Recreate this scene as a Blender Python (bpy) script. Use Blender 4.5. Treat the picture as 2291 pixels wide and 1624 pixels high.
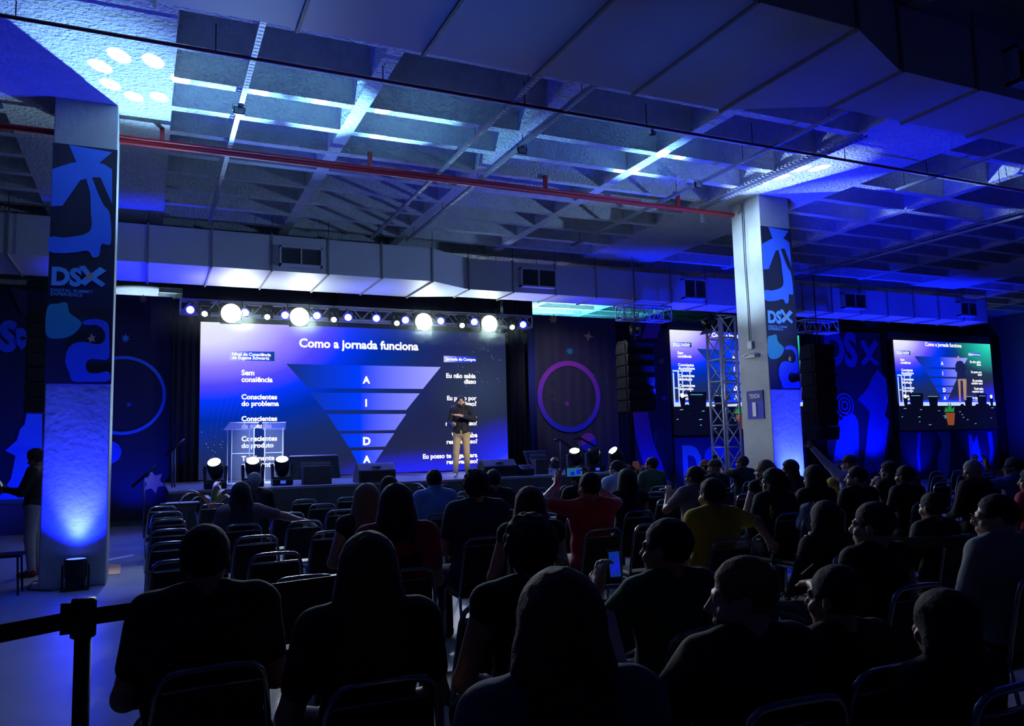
import bpy, math, random
import numpy as np
from mathutils import Vector, Matrix
random.seed(7)
SC = bpy.context.scene
for _o in list(bpy.data.objects): bpy.data.objects.remove(_o, do_unlink=True)
COL = SC.collection
R = math.radians

# ------------------------------------------------------------------ camera
CH = 1.6
FPX, YAW, PITCH, ROLL = 1777.7, 0.43047863, 0.10306362, -0.02512227
fwd = np.array([math.sin(YAW)*math.cos(PITCH), math.cos(YAW)*math.cos(PITCH), math.sin(PITCH)])
rgt = np.array([math.cos(YAW), -math.sin(YAW), 0.]); upv = np.cross(rgt, fwd)
rgt, upv = rgt*math.cos(ROLL)+upv*math.sin(ROLL), -rgt*math.sin(ROLL)+upv*math.cos(ROLL)
cd = bpy.data.cameras.new('camera'); cam = bpy.data.objects.new('camera', cd); COL.objects.link(cam)
M4 = Matrix(((rgt[0], upv[0], -fwd[0], 0), (rgt[1], upv[1], -fwd[1], 0), (rgt[2], upv[2], -fwd[2], CH), (0, 0, 0, 1)))
cam.matrix_world = M4
cd.sensor_width = 36; cd.lens = 36*FPX/2291; cd.clip_end = 200; cd.clip_start = .05
SC.camera = cam
def _ray(x, y): return fwd*FPX + rgt*(x-1145.5) - upv*(y-812)
def onY(x, y, Y):
    "point of the vertical plane at depth Y seen at photo pixel x, y"
    d = _ray(x, y); p = np.array([0, 0, CH]) + d*Y/d[1]; return Vector(p)
def onZ(x, y, z):
    d = _ray(x, y); p = np.array([0, 0, CH]) + d*(z-CH)/d[2]; return Vector(p)
def onX(x, y, X):
    d = _ray(x, y); p = np.array([0, 0, CH]) + d*X/d[0]; return Vector(p)

# ------------------------------------------------------------------ view, world
SC.view_settings.view_transform = 'Standard'; SC.view_settings.look = 'None'
SC.view_settings.gamma = 1; SC.view_settings.exposure = 0.0; SC.view_settings.use_curve_mapping = False
w = bpy.data.worlds.new('world'); SC.world = w; w.use_nodes = True
w.node_tree.nodes['Background'].inputs[0].default_value = (0.003, 0.003, 0.13, 1)
w.node_tree.nodes['Background'].inputs[1].default_value = 0.16

# ------------------------------------------------------------------ lamps of the show and added fill lights
def lamp(name, kind, loc, target, power, color, **kw):
    ld = bpy.data.lights.new(name, kind); lo = bpy.data.objects.new(name, ld); COL.objects.link(lo)
    lo.location = loc
    if target is not None:
        lo.rotation_euler = (Vector(target)-Vector(loc)).to_track_quat('-Z', 'Y').to_euler()
    ld.energy = power; ld.color = color
    for k, v in kw.items(): setattr(ld, k, v)
    return lo
BLUE = (0.012, 0.02, 1.0); CYAN = (0.35, 0.66, 1.0); WHITE = (0.8, 0.9, 1.0); WARM = (1.0, 0.86, 0.66)
HEADS_L = [onY(482, 1034, 15.55), onY(566, 1034, 15.75), onY(631, 1030, 15.9)]
HEADS_R = [onY(1286, 1012, 15.9), onY(1328, 1010, 16.0), onY(1379, 1010, 16.1)]
def spot(n, a, b, p, c, deg, blend=.3, r=.05): return lamp(n, 'SPOT', a, b, p, c, spot_size=R(deg), spot_blend=blend, shadow_soft_size=r)
# washes and narrow beams of the floor heads on the coffered ceiling
lA, lB = Vector(HEADS_L[1])+Vector((0, -.15, .25)), Vector(HEADS_R[0])+Vector((0, -.15, .25))
CY = (.24, .60, 1)
spot('head_wash', lA, (-.35, 10.5, 6.2), 9500, (.26, .56, 1), 20, .9)
spot('head_wash', lA, (1.0, 10.6, 6.2), 17000, CY, 11.5, .8)
spot('head_wash', lA, (2.2, 10.6, 6.2), 18000, CY, 11.5, .8)
spot('head_wash', lA, (3.3, 10.7, 6.2), 17000, CY, 12, .9)
spot('head_wash', lA, (4.9, 10.8, 6.2), 2500, CY, 16, 1)
spot('head_wash', lA, (1.8, 11.0, 6.2), 1000, (.16, .36, 1), 44, 1)
spot('head_wash', lB, (7.45, 10.65, 6.2), 15000, CY, 12, .9)
spot('head_wash', lB, (7.2, 10.9, 6.2), 500, CY, 34, 1)
spot('head_wash', lB, (10.1, 10.3, 6.2), 9000, (.42, .62, 1), 15, .8)
spot('head_wash', lA, (10.41, 11.6, 4.9), 11000, (.5, .75, 1), 14, .9)
spot('head_wash', lA, (10.41, 11.7, 2.6), 1300, (.52, .60, .66), 26, .9)
spot('head_wash', lA, (-.44, 11.7, 3.6), 700, (.4, .7, 1), 60, .7)
for a, pts in ((lA, [(-.39, 9.84), (-.03, 9.84), (-.60, 10.2), (-.51, 10.68), (-.25, 10.95), (.05, 10.85), (.28, 10.22), (1.23, 10.25), (2.0, 10.25), (2.84, 10.2), (3.0, 11.1)]),
               (lB, [(7.44, 10.2), (7.5, 11.05), (7.2, 11.1), (7.8, 10.25), (10.12, 9.95), (10.4, 9.8), (10.1, 10.4), (9.98, 10.75)])):
    for i, (x, y) in enumerate(pts):
        spot('head_beam', a, (x, y, 6.2), 26000, (.75, .88, 1), 1.75, .25, .01)
# stage white front light, truss washes
spot('front_profile', (8.0, 6.5, 5.9), (6.1, 16.2, 2.0), 4200, WARM, 10, .6)
spot('front_profile', (3.0, 7.0, 5.9), (6.1, 16.2, 1.6), 500, (1, .93, .85), 12, .6)
for x in (1.9, 3.3, 6.2, 7.9):
    lamp('blinder_light', 'AREA', (x, 18.6, 4.55), (x-.3, 8, .3), 26, (.85, 1, .97), shape='SQUARE', size=.4)
for x, c, p in ((1.6, (.50, .50, 1), 170), (2.9, (.45, .58, 1), 150), (4.5, (.08, .16, 1), 150), (6.4, (.42, .62, 1), 190), (8.4, (.35, .36, 1), 150), (10.2, (.02, .03, 1), 150)):
    spot('duct_spill_fill', (x, 17.6, 3.6), (x+.1, 17.35, 5.2), p, c, 75, 1)  # added below the truss, standing in for its spill on the duct underside
for x in (1.5, 3.4, 5.4, 7.4):
    spot('stage_blue_wash', (x, 17.6, 4.7), (x+.2, 16.6, .95), 900, (.04, .07, 1), 75, .8)
spot('lectern_fill', (2.4, 12.6, 5.9), (2.12, 16.95, 1.35), 2600, (.6, .72, 1), 15, .8)  # extra spot added to brighten the lecterns, no fixture modelled
spot('hall_key', (13.5, 7.0, 3.2), (4.0, 16.4, 5.6), 1100, (.30, .50, 1), 44, .8)
# blue wash of the hall
for x, y, z, t, p in ((-3.3, 17.4, .3, (-3.0, 20, 1.4), 300), (-.3, 19.0, .2, (-.2, 20, 1.2), 240), (12.2, 19.0, .2, (12.2, 20, 1.6), 28), (13.6, 18.9, .2, (13.7, 20, 1.5), 60),
                      (15.2, 19.0, .2, (15.4, 20, 1.0), 90), (17, 19.0, .2, (17, 20, 1.0), 90), (21.6, 18.9, .2, (21.6, 20, 2.3), 300), (23.0, 18.9, .2, (23.0, 20, 2.6), 380), (25.2, 19.1, .2, (25.2, 20, 1.0), 90), (28.6, 19.1, .2, (28.6, 20, 1.1), 120)):
    spot('floor_blue_uplight', (x, y, z), t, p, (0.004, .012, 1), 80, .9)
for x, p in ((9.0, 160), (11.5, 800), (14, 1000), (18.3, 1100), (20.6, 1000), (23, 1100)):
    spot('duct_blue_fill', (x, 16.2, 2.6), (x+.3, 17.1, 5.2), p, (0.004, .012, 1), 80, .9)  # added in mid-air to turn the duct blue, no lamp stands there
spot('duct_blue_fill', (-.6, 16.2, 2.6), (-.2, 17.1, 5.2), 900, (0.004, .01, 1), 80, .9)  # same added blue for the left end of the duct
spot('backdrop_fill', (9.3, 17.2, 4.3), (10.7, 20.2, 3.3), 130, (.8, .76, 1), 64, .9)  # whitish fill added for the ringed backdrop, not a show lamp
# added blue fill shining up at the near duct, without fixtures
for x, c, p in ((-1.5, (.004, .08, 1), 60), (.6, (.006, .16, 1), 70), (2.6, (.01, .16, 1), 70), (4.6, (.006, .08, 1), 60), (6.5, (.002, .012, 1), 60), (8.6, (.002, .008, 1), 70), (10.8, (.002, .008, 1), 60)):
    spot('near_duct_fill', (x, 5.9, 2.7), (x, 6.0, 5.4), p*.62, c, 52, 1)
spot('floor_fill', (-.3, 13.2, 5.6), (-.1, 11.6, 0), 900, (.34, .44, 1), 30, .9)  # added to brighten the floor beside the left pillar
spot('floor_fill', (-1.2, 15.5, 4.6), (-1.0, 15.2, 0), 260, (.01, .05, 1), 90, .9)  # added blue for the floor left of the stage
spot('wall_blue_fill', (28.5, 17, 1), (30.6, 19.5, 3.2), 500, (.004, .01, 1), 90, 1)  # added to make the right wall blue, without a fixture
spot('wall_blue_fill', (28.5, 20, 4), (29.5, 22, 6.2), 500, (.004, .01, 1), 100, 1)  # second added light, aimed at the ceiling near that wall
spot('floor_fill', (.2, 8.5, 5.8), (-.7, 7.2, 0), 380, (.16, .26, 1), 50, .9)  # added light for the floor of the left aisle
for x, tx in ((2.4, 1.5), (4.7, 3.4), (7.1, 5.5)): spot('beam_backlight', (x, 17.6, 4.7), (tx, 5, 1.1), 1050, (.75, .85, 1), 42, .9, .12)
spot('beam_backlight', (9.0, 17.6, 4.7), (8.5, 7, 1.1), 750, (.7, .78, 1), 44, .9, .12)
def pillar_light(x, y, p):
    spot('pillar_uplight', (x, y, .40), (x+.03, y+.42, 2.6), p, (.05, .08, 1), 62, 1, .05)
    spot('pillar_uplight', (x, y, .42), (x+.25, y+.2, 6.2), p*1.9, (.002, .006, 1), 120, .8, .05)

# ------------------------------------------------------------------ materials
def s2l(c):
    return tuple(((v/255)/12.92 if v/255 <= .04045 else ((v/255+.055)/1.055)**2.4) for v in c)
MC = {}
def mat(name, rgb, rough=.6, metal=0., bump=0., bscale=40., mott=0., mscale=3., emit=None, es=0., alpha=None, trans=0., ior=1.45, coat=0., aniso=None):
    if name in MC: return MC[name]
    m = bpy.data.materials.new(name); m.use_nodes = True; nt = m.node_tree; b = nt.nodes['Principled BSDF']
    c = (*rgb, 1)
    b.inputs['Base Color'].default_value = c; b.inputs['Roughness'].default_value = rough; b.inputs['Metallic'].default_value = metal
    b.inputs['IOR'].default_value = ior; b.inputs['Transmission Weight'].default_value = trans; b.inputs['Coat Weight'].default_value = coat
    tc = nt.nodes.new('ShaderNodeTexCoord')
    n = nt.nodes.new('ShaderNodeTexNoise'); n.inputs['Scale'].default_value = mscale; n.inputs['Detail'].default_value = 5
    nt.links.new(tc.outputs['Object'], n.inputs['Vector'])
    mx = nt.nodes.new('ShaderNodeMix'); mx.data_type = 'RGBA'
    mm = max(mott, .06)
    mx.inputs[6].default_value = tuple(max(0, v*(1-mm)) for v in rgb)+(1,); mx.inputs[7].default_value = tuple(min(1, v*(1+mm)) for v in rgb)+(1,)
    nt.links.new(n.outputs['Fac'], mx.inputs[0]); nt.links.new(mx.outputs[2], b.inputs['Base Color'])
    if bump:
        n2 = nt.nodes.new('ShaderNodeTexNoise'); n2.inputs['Scale'].default_value = bscale; n2.inputs['Detail'].default_value = 4
        nt.links.new(tc.outputs['Object'], n2.inputs['Vector'])
        bp = nt.nodes.new('ShaderNodeBump'); bp.inputs['Strength'].default_value = bump; bp.inputs['Distance'].default_value = .05 if bump >= 1 else .03
        nt.links.new(n2.outputs['Fac'], bp.inputs['Height']); nt.links.new(bp.outputs['Normal'], b.inputs['Normal'])
    if emit is not None:
        b.inputs['Emission Color'].default_value = (*emit, 1); b.inputs['Emission Strength'].default_value = es
    MC[name] = m; return m
def emat(name, rgb255, s=1.):
    return mat(name, (.01, .01, .012), .5, emit=s2l(rgb255), es=s)
concrete = mat('sprayed_concrete', (.54, .58, .58), .9, bump=1.0, bscale=22, mott=.22, mscale=6)
pillar_m = mat('smooth_concrete', (.40, .42, .42), .8, bump=.25, bscale=14, mott=.3, mscale=2.2)
floor_m = mat('polished_floor', (.25, .27, .29), .38, bump=.08, bscale=5, mott=.3, mscale=1.6)
galv = mat('duct_foil', (.50, .52, .56), .55, .1, bump=.06, bscale=4, mott=.10, mscale=1.4)
seam_m = mat('duct_flange', (.26, .25, .22), .6, .2, bump=.4, bscale=60)
steel = mat('galvanised_steel', (.30, .33, .36), .5, .5, bump=.05, bscale=30)
alu = mat('truss_aluminium', (.72, .73, .75), .38, .65, bump=.04)
chrome = mat('chrome_tube', (.30, .32, .35), .18, 1.0)
dkmetal = mat('black_powder_coat', (.012, .012, .014), .45, .3)
blackp = mat('black_plastic', (.008, .008, .01), .4)
padm = mat('black_vinyl', (.006, .006, .009), .55, bump=.1, bscale=120)
drapem = mat('black_drape', (.012, .013, .02), .9, bump=.1, bscale=150)
red_pipe = mat('red_pipe_paint', (.42, .02, .03), .4)
dkred_pipe = mat('dark_red_pipe_paint', (.10, .014, .018), .5)
stage_m = mat('stage_deck', (.16, .17, .2), .3, bump=.05, mott=.1)
skirt_m = mat('grey_stage_skirt', (.045, .04, .042), .9, bump=.1, bscale=80)
wall_m = mat('dark_wall_paint', (.05, .052, .07), .85, bump=.1, bscale=20)
wallr_m = mat('blue_grey_wall', (.12, .12, .18), .85, bump=.1, bscale=12, mott=.2)
navy = mat('navy_print', (.009, .011, .04), .75, mott=.08)
navy2 = mat('deep_navy_print', (.03, .032, .085), .75)
blue_print = mat('blue_print', (.03, .10, .62), .7)
blue_print2 = mat('mid_blue_print', (.06, .22, .9), .7)
lblue_print = mat('light_blue_print', (.16, .50, .80), .7)
teal_print = mat('teal_print', (.03, .34, .36), .7)
orange_print = mat('orange_print', (.72, .40, .16), .7)
magenta_print = mat('magenta_print', (.45, .06, .50), .7)
purple_print = mat('purple_print', (.22, .06, .55), .7)
cyan_print = mat('cyan_print', (.02, .38, .60), .7)
grey_line = mat('faint_line_print', (.09, .10, .16), .7)

# ------------------------------------------------------------------ object helpers
def meta(o, label=None, cat=None, group=None, kind=None):
    if label: o['label'] = label
    if cat: o['category'] = cat
    if group: o['group'] = group
    if kind: o['kind'] = kind
    return o
WB = set()
def empty(name, loc, label, cat, group=None, rz=0, world=False):
    "thing at loc; world=True: its parts are modelled in hall coordinates"
    o = bpy.data.objects.new(name, None); COL.objects.link(o); o.location = loc; o.rotation_euler = (0, 0, rz); o.empty_display_size = .1
    if world: WB.add(o.name)
    return meta(o, label, cat, group)
class MB:
    def __init__(s): s.v = []; s.f = []
    def add(s, vs, fs):
        n = len(s.v); s.v += [tuple(v) for v in vs]; s.f += [tuple(i+n for i in f) for f in fs]; return s
    def box(s, x0, x1, y0, y1, z0, z1, m=None):
        vs = [Vector(p) for p in ((x0, y0, z0), (x1, y0, z0), (x1, y1, z0), (x0, y1, z0), (x0, y0, z1), (x1, y0, z1), (x1, y1, z1), (x0, y1, z1))]
        if m: vs = [m @ v for v in vs]
        return s.add(vs, [(3, 2, 1, 0), (4, 5, 6, 7), (0, 1, 5, 4), (1, 2, 6, 5), (2, 3, 7, 6), (3, 0, 4, 7)])
    def tube(s, pts, r, seg=8, cap=True, radii=None):
        pts = [Vector(p) for p in pts]; rings = []; n = len(pts); base = len(s.v); prev = None
        for i, p in enumerate(pts):
            d = (pts[min(i+1, n-1)]-pts[max(i-1, 0)]).normalized()
            if prev is None:
                a = d.cross(Vector((0, 0, 1))); a = a.normalized() if a.length > .05 else d.cross(Vector((1, 0, 0))).normalized()
            else: a = (prev - d*prev.dot(d)).normalized()
            prev = a; b = d.cross(a); rr = radii[i] if radii else r
            for k in range(seg):
                t = 2*math.pi*k/seg; s.v.append(tuple(p+a*math.cos(t)*rr+b*math.sin(t)*rr))
        for i in range(n-1):
            for k in range(seg):
                k2 = (k+1) % seg
                s.f.append((base+i*seg+k, base+i*seg+k2, base+(i+1)*seg+k2, base+(i+1)*seg+k))
        if cap:
            s.f.append(tuple(base+k for k in reversed(range(seg)))); s.f.append(tuple(base+(n-1)*seg+k for k in range(seg)))
        return s
    def poly(s, pts2, y0, y1, flip=False):
        "closed outline in x,z extruded between depths y0 (front) and y1"
        n = len(pts2); base = len(s.v)
        for x, z in pts2: s.v.append((x, y0, z))
        for x, z in pts2: s.v.append((x, y1, z))
        s.f.append(tuple(base+i for i in range(n))); s.f.append(tuple(base+n+i for i in reversed(range(n))))
        for i in range(n):
            j = (i+1) % n; s.f.append((base+j, base+i, base+n+i, base+n+j))
        return s
    def prism(s, pts3, vec):
        n = len(pts3); base = len(s.v)
        for p in pts3: s.v.append(tuple(p))
        for p in pts3: s.v.append(tuple(Vector(p)+Vector(vec)))
        s.f.append(tuple(base+i for i in range(n))); s.f.append(tuple(base+n+i for i in reversed(range(n))))
        for i in range(n):
            j = (i+1) % n; s.f.append((base+j, base+i, base+n+i, base+n+j))
        return s
    def lathe(s, prof, seg=20, m=None):
        base = len(s.v); n = len(prof)
        for r, z in prof:
            for k in range(seg):
                t = 2*math.pi*k/seg; v = Vector((r*math.cos(t), r*math.sin(t), z)); v = m @ v if m else v; s.v.append(tuple(v))
        for i in range(n-1):
            for k in range(seg):
                k2 = (k+1) % seg; s.f.append((base+i*seg+k, base+i*seg+k2, base+(i+1)*seg+k2, base+(i+1)*seg+k))
        s.f.append(tuple(base+k for k in reversed(range(seg)))); s.f.append(tuple(base+(n-1)*seg+k for k in range(seg)))
        return s
    def mesh(s, name):
        m = bpy.data.meshes.new(name); m.from_pydata(s.v, [], s.f); m.update(); return m
    def build(s, name, material, parent=None, smooth=False, bevel=0, fixn=True):
        m = s.mesh(name)
        if fixn:
            import bmesh
            bm = bmesh.new(); bm.from_mesh(m); bmesh.ops.recalc_face_normals(bm, faces=bm.faces); bm.to_mesh(m); bm.free()
        if smooth: m.polygons.foreach_set('use_smooth', [True]*len(m.polygons))
        o = bpy.data.objects.new(name, m); COL.objects.link(o); m.materials.append(material)
        attach(o, parent)
        if bevel:
            b = o.modifiers.new('bevel', 'BEVEL'); b.width = bevel; b.segments = 2; b.limit_method = 'ANGLE'
        return o
def copy_tree(o, parent=None):
    c = o.copy(); COL.objects.link(c); c.parent = parent
    for ch in list(o.children): copy_tree(ch, c)
    return c
def attach(o, parent):
    if parent is None: return
    o.parent = parent
    if parent.name in WB: o.matrix_parent_inverse = Matrix.Translation(-parent.location)
def struct(o): o['kind'] = 'structure'; return o
def text_mesh(string, bold=.02, font_scale=1., align='LEFT', space=1.0):
    cu = bpy.data.curves.new('text', 'FONT'); cu.body = string; cu.offset = bold; cu.align_x = align; cu.space_character = space; cu.resolution_u = 3
    cu.space_line = .92
    ob = bpy.data.objects.new('text', cu); COL.objects.link(ob)
    dg = bpy.context.evaluated_depsgraph_get(); dg.update()
    me = bpy.data.meshes.new_from_object(ob.evaluated_get(dg)); bpy.data.objects.remove(ob, do_unlink=True)
    return me
def put_text(name, string, material, x0, x1, z, Y, parent=None, bold=.02, sx=1., facing='Y', X=None, space=1.0, zh=None):
    "lettering on a plane facing -Y (or -X), from x0 to x1 with its baseline at z"
    me = text_mesh(string, bold, space=space); me.name = name
    n = len(me.vertices); a = np.empty(n*3, 'f'); me.vertices.foreach_get('co', a); a = a.reshape(-1, 3)
    w0, w1 = a[:, 0].min(), a[:, 0].max(); s = (x1-x0)/(w1-w0)
    hs = s if zh is None else zh/(a[:, 1].max()-min(0, a[:, 1].min()))
    out = np.empty_like(a)
    if facing == 'Y':
        out[:, 0] = x0+(a[:, 0]-w0)*s; out[:, 1] = Y; out[:, 2] = z+a[:, 1]*hs
    else:
        out[:, 0] = X; out[:, 1] = x0+(a[:, 0]-w0)*s; out[:, 2] = z+a[:, 1]*hs
    me.vertices.foreach_set('co', out.ravel()); me.update(); me.materials.clear(); me.materials.append(material)
    o = bpy.data.objects.new(name, me); COL.objects.link(o); attach(o, parent)
    return o
def smooth_closed(pts, n=6):
    "Catmull-Rom through a closed outline"
    out = []; L = len(pts)
    for i in range(L):
        p0, p1, p2, p3 = [np.array(pts[(i+k-1) % L], float) for k in range(4)]
        for t in np.linspace(0, 1, n, endpoint=False):
            out.append(tuple(.5*((2*p1)+(-p0+p2)*t+(2*p0-5*p1+4*p2-p3)*t*t+(-p0+3*p1-3*p2+p3)*t**3)))
    return out
def art(name, pts, material, parent, Y, T=None, smooth=True, th=.004, n=5):
    "flat printed shape: outline in photo pixels, laid on the real plane at depth Y"
    if T is None: T = lambda x, y: (lambda p: (p.x, p.z))(onY(x, y, Y))
    q = [T(x, y) for x, y in pts]
    if smooth: q = smooth_closed(q, n)
    m = MB(); m.poly(q, Y-th, Y); return m.build(name, material, parent)
def ring(name, cx, cz, r, wdt, Y, material, parent, seg=64, a0=0, a1=360, th=.006, sx=1.):
    m = MB(); n = seg; full = (a1-a0) >= 360
    for i in range(n+(0 if full else 1)):
        t = R(a0+(a1-a0)*i/n)
        for rr in (r-wdt/2, r+wdt/2): m.v.append((cx+rr*math.cos(t)*sx, Y-th, cz+rr*math.sin(t)))
    L = len(m.v)//2
    for i in range(L if full else L-1):
        j = (i+1) % L; m.f.append((2*i, 2*i+1, 2*j+1, 2*j))
    return m.build(name, material, parent, fixn=False)
def disc(m, c, nrm, r, seg=20):
    c = Vector(c); n = Vector(nrm).normalized(); a = n.cross(Vector((0, 0, 1))); a = a.normalized() if a.length > .05 else Vector((1, 0, 0)); b = n.cross(a)
    base = len(m.v)
    for k in range(seg):
        t = 2*math.pi*k/seg; m.v.append(tuple(c+a*math.cos(t)*r+b*math.sin(t)*r))
    m.f.append(tuple(base+k for k in range(seg))); return m
# ------------------------------------------------------------------ the hall
ZR = 6.2      # underside of the coffer ribs
m = MB(); m.add([(-14, -4, 0), (34, -4, 0), (34, 33, 0), (-14, 33, 0)], [(0, 1, 2, 3)]); struct(m.build('floor', floor_m, fixn=False))
m = MB()
BAYS = [(-11.48+11.58*k, -1.72+11.58*k) for k in range(0, 4)]   # coffered bays between the solid bands
ys = [9.36+.893*k for k in range(-14, 27)]
def cell(x0, x1, y0, y1):
    "one coffer: rib soffits round an opening, then a vault of three stepped rings"
    a, b = .10, .075
    m.v += [(x0, y0, ZR), (x1, y0, ZR), (x1, y1, ZR), (x0, y1, ZR)]; n = len(m.v)-4
    for tx, ty, h in ((0, 0, 0), (.03, .035, .30), (.07, .09, .42), (.13, .20, .48)):
        m.v += [(x0+a+tx, y0+b+ty, ZR+h), (x1-a-tx, y0+b+ty, ZR+h), (x1-a-tx, y1-b-ty, ZR+h), (x0+a+tx, y1-b-ty, ZR+h)]
    for r in range(4):
        for k in range(4): k2 = (k+1) % 4; m.f.append((n+4*r+k, n+4*r+4+k, n+4*r+4+k2, n+4*r+k2))
    m.f.append((n+16, n+19, n+18, n+17))
for bx0, bx1 in BAYS:
    for i in range(4):
        xa, xb = bx0+(bx1-bx0)*i/4, bx0+(bx1-bx0)*(i+1)/4
        for j in range(len(ys)-1): cell(xa, xb, ys[j], ys[j+1])
    m.add([(bx1, ys[0], ZR), (bx1+1.82, ys[0], ZR), (bx1+1.82, ys[-1], ZR), (bx1, ys[-1], ZR)], [(0, 3, 2, 1)])
struct(m.build('ceiling', concrete, fixn=False))
m = MB(); m.box(-14, 34, 33, 33.3, 0, 7); struct(m.build('wall_back', wall_m))
m = MB(); m.box(30.6, 30.9, -4, 33, 0, 7); struct(m.build('wall_right', wallr_m))

# pillars -----------------------------------------------------------------
PY0, PY1 = 11.31, 12.11
def pillar(x0, x1, label, x_art):
    t = empty('concrete_pillar', ((x0+x1)/2, 11.7, 0), label, 'pillar', 'square concrete pillars holding the coffered ceiling', world=True)
    m = MB(); m.box(x0, x1, PY0, PY1, 0, 6.23); m.build('shaft', pillar_m, t, bevel=.015)
    return t
LP = pillar(-1.17, -.44, 'tall concrete pillar at the left wrapped with a printed banner, lit blue from the floor', 0)
RP = pillar(10.41, 11.13, 'concrete pillar right of the stage carrying the blue TENDA 1 sign', 0)
def pillar_banner(t, x0, lab):
    "banner artwork, traced on the left pillar and repeated on the right one"
    dx = x0-(-1.17); Yb = PY0-.012
    def T(x, y):
        p = onY(x, y, PY0); return (min(max(p.x, -1.17), -.44)+dx, p.z)
    b = empty('banner', (x0+.365, Yb, 2.5), lab, 'banner', 'printed banners wrapped round the pillars', world=True)
    m = MB(); m.box(x0-.004, x0+.734, Yb-.004, Yb+.01, 2.5, 5.585); m.build('cloth', navy, b)
    A = lambda n, pts, mt, sm=True, k=0: art(n, pts, mt, b, Yb-.008-k*.003, T, sm, .003)
    A('printed_shape', [(154, 325), (251, 342), (222, 366), (232, 368), (251, 380), (251, 458), (225, 398), (206, 398), (180, 404), (140, 461), (108, 462), (108, 378), (158, 366), (171, 364)], blue_print2, False)
    A('printed_shape', [(194, 402), (205, 398), (218, 430), (232, 460), (246, 481), (248, 545), (228, 547), (222, 572), (208, 576), (197, 562), (170, 565), (140, 567), (107, 562), (107, 531), (150, 532), (201, 518), (203, 470), (201, 430)], blue_print2, True, 1)
    A('printed_shape', [(101, 688), (128, 680), (150, 678), (156, 700), (182, 722), (168, 745), (140, 757), (101, 750)], teal_print, True)
    A('printed_shape', [(184, 723), (196, 716), (212, 714), (230, 717), (243, 728), (245, 760), (244, 800), (228, 805), (208, 803), (196, 808), (192, 820), (199, 834), (220, 835), (243, 832), (243, 852), (200, 854), (164, 853), (156, 835), (147, 812), (150, 786), (164, 770), (186, 765), (212, 770), (228, 768), (236, 754), (230, 736), (214, 727), (198, 728)], blue_print, True, 1)
    A('printed_star', [(205, 746), (208, 753), (214, 753), (210, 758), (213, 765), (206, 763), (201, 768), (200, 761), (195, 758), (201, 755)], orange_print, False, 2)
    # logo
    put_text('logo_letters', 'DS', lblue_print, T(115, 636)[0], T(183, 636)[0], T(115, 636)[1]+.0, Yb-.012, b, .05, zh=T(115, 593)[1]-T(115, 636)[1])
    A('logo_cross', [(176, 597), (190, 595), (204, 613), (224, 598), (238, 607), (216, 622), (236, 636), (228, 643), (206, 628), (190, 640), (178, 632), (194, 618)], lblue_print, False, 2)
    m = MB(); c = T(201, 618); disc(m, (c[0], Yb-.022, c[1]), (0, -1, 0), .036); m.build('logo_dot', orange_print, b, fixn=False)
    put_text('lettering', 'DIGITAL SUMMIT', lblue_print, T(114, 654)[0], T(208, 654)[0], T(114, 652.5)[1], Yb-.012, b, .01, zh=.04)
    put_text('lettering', 'EXPERIENCE', lblue_print, T(114, 661)[0], T(185, 661)[0], T(114, 661)[1], Yb-.012, b, .01, zh=.04)
    return b
pillar_banner(LP, -1.17, 'navy banner with blue blobs and white letters on the left pillar')
pillar_banner(RP, 10.405, 'navy banner with blue blobs and white letters on the right pillar, its front face')
# sign, conduit, socket and bracket on the left face of the right pillar
s = empty('sign', (10.40, 11.6, 1.7), 'blue plate reading TENDA 1 on the right pillar', 'sign', world=True)
XF = 10.41
def onP(x, y): p = onX(x, y, XF); return p
a, b_, c_, d_ = onP(1672, 876), onP(1708, 873), onP(1711, 936), onP(1676, 937)
m = MB(); m.box(XF-.02, XF-.004, b_.y, a.y, c_.z, a.z); m.build('plate', mat('sign_blue', (.008, .014, .42), .6), s)
m = MB(); m.box(XF-.024, XF-.019, b_.y, a.y, a.z-.2, a.z); m.build('header', mat('sign_navy', (.006, .01, .22), .6), s)
signw = mat('sign_white', (.75, .76, .8), .6)
def side_text(name, st, yl, yr, z, zh, parent):
    me = text_mesh(st, .015); n = len(me.vertices); aa = np.empty(n*3, 'f'); me.vertices.foreach_get('co', aa); aa = aa.reshape(-1, 3)
    w0, w1 = aa[:, 0].min(), aa[:, 0].max(); o_ = np.empty_like(aa); o_[:, 0] = XF-.03; o_[:, 1] = yl+(aa[:, 0]-w0)/(w1-w0)*(yr-yl); o_[:, 2] = z+aa[:, 1]*zh/aa[:, 1].max()
    me.vertices.foreach_set('co', o_.ravel()); me.update(); me.materials.clear(); me.materials.append(signw); o = bpy.data.objects.new(name, me); COL.objects.link(o); attach(o, parent)
side_text('lettering', 'TENDA', onP(1679, 890).y, onP(1703, 889).y, onP(1690, 891).z, .085, s)
side_text('numeral', '1', onP(1687, 930).y, onP(1695, 929).y, onP(1690, 931).z, .26, s)
t = empty('conduit', (XF-.03, 11.7, 3.3), 'thin metal conduit running down the right pillar into a small socket box', 'pipe', world=True)
m = MB(); m.tube([Vector((XF-.03, onP(1663, 470).y, 6.15)), Vector((XF-.03, onP(1669, 600).y, onP(1669, 600).z)), Vector((XF-.03, onP(1680, 762).y, onP(1680, 762).z))], .014); m.build('pipe', steel, t, True)
q = onP(1682, 770); m = MB(); m.box(XF-.06, XF, q.y-.06, q.y+.06, q.z-.1, q.z+.05); m.build('socket_box', steel, t, bevel=.006)
q = onP(1684, 797); m = MB(); m.box(XF-.1, XF, q.y-.17, q.y+.17, q.z-.035, q.z+.035); m.tube([(XF-.1, q.y-.17, q.z), (XF-.12, q.y, q.z+.05), (XF-.1, q.y+.17, q.z)], .015)
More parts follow.
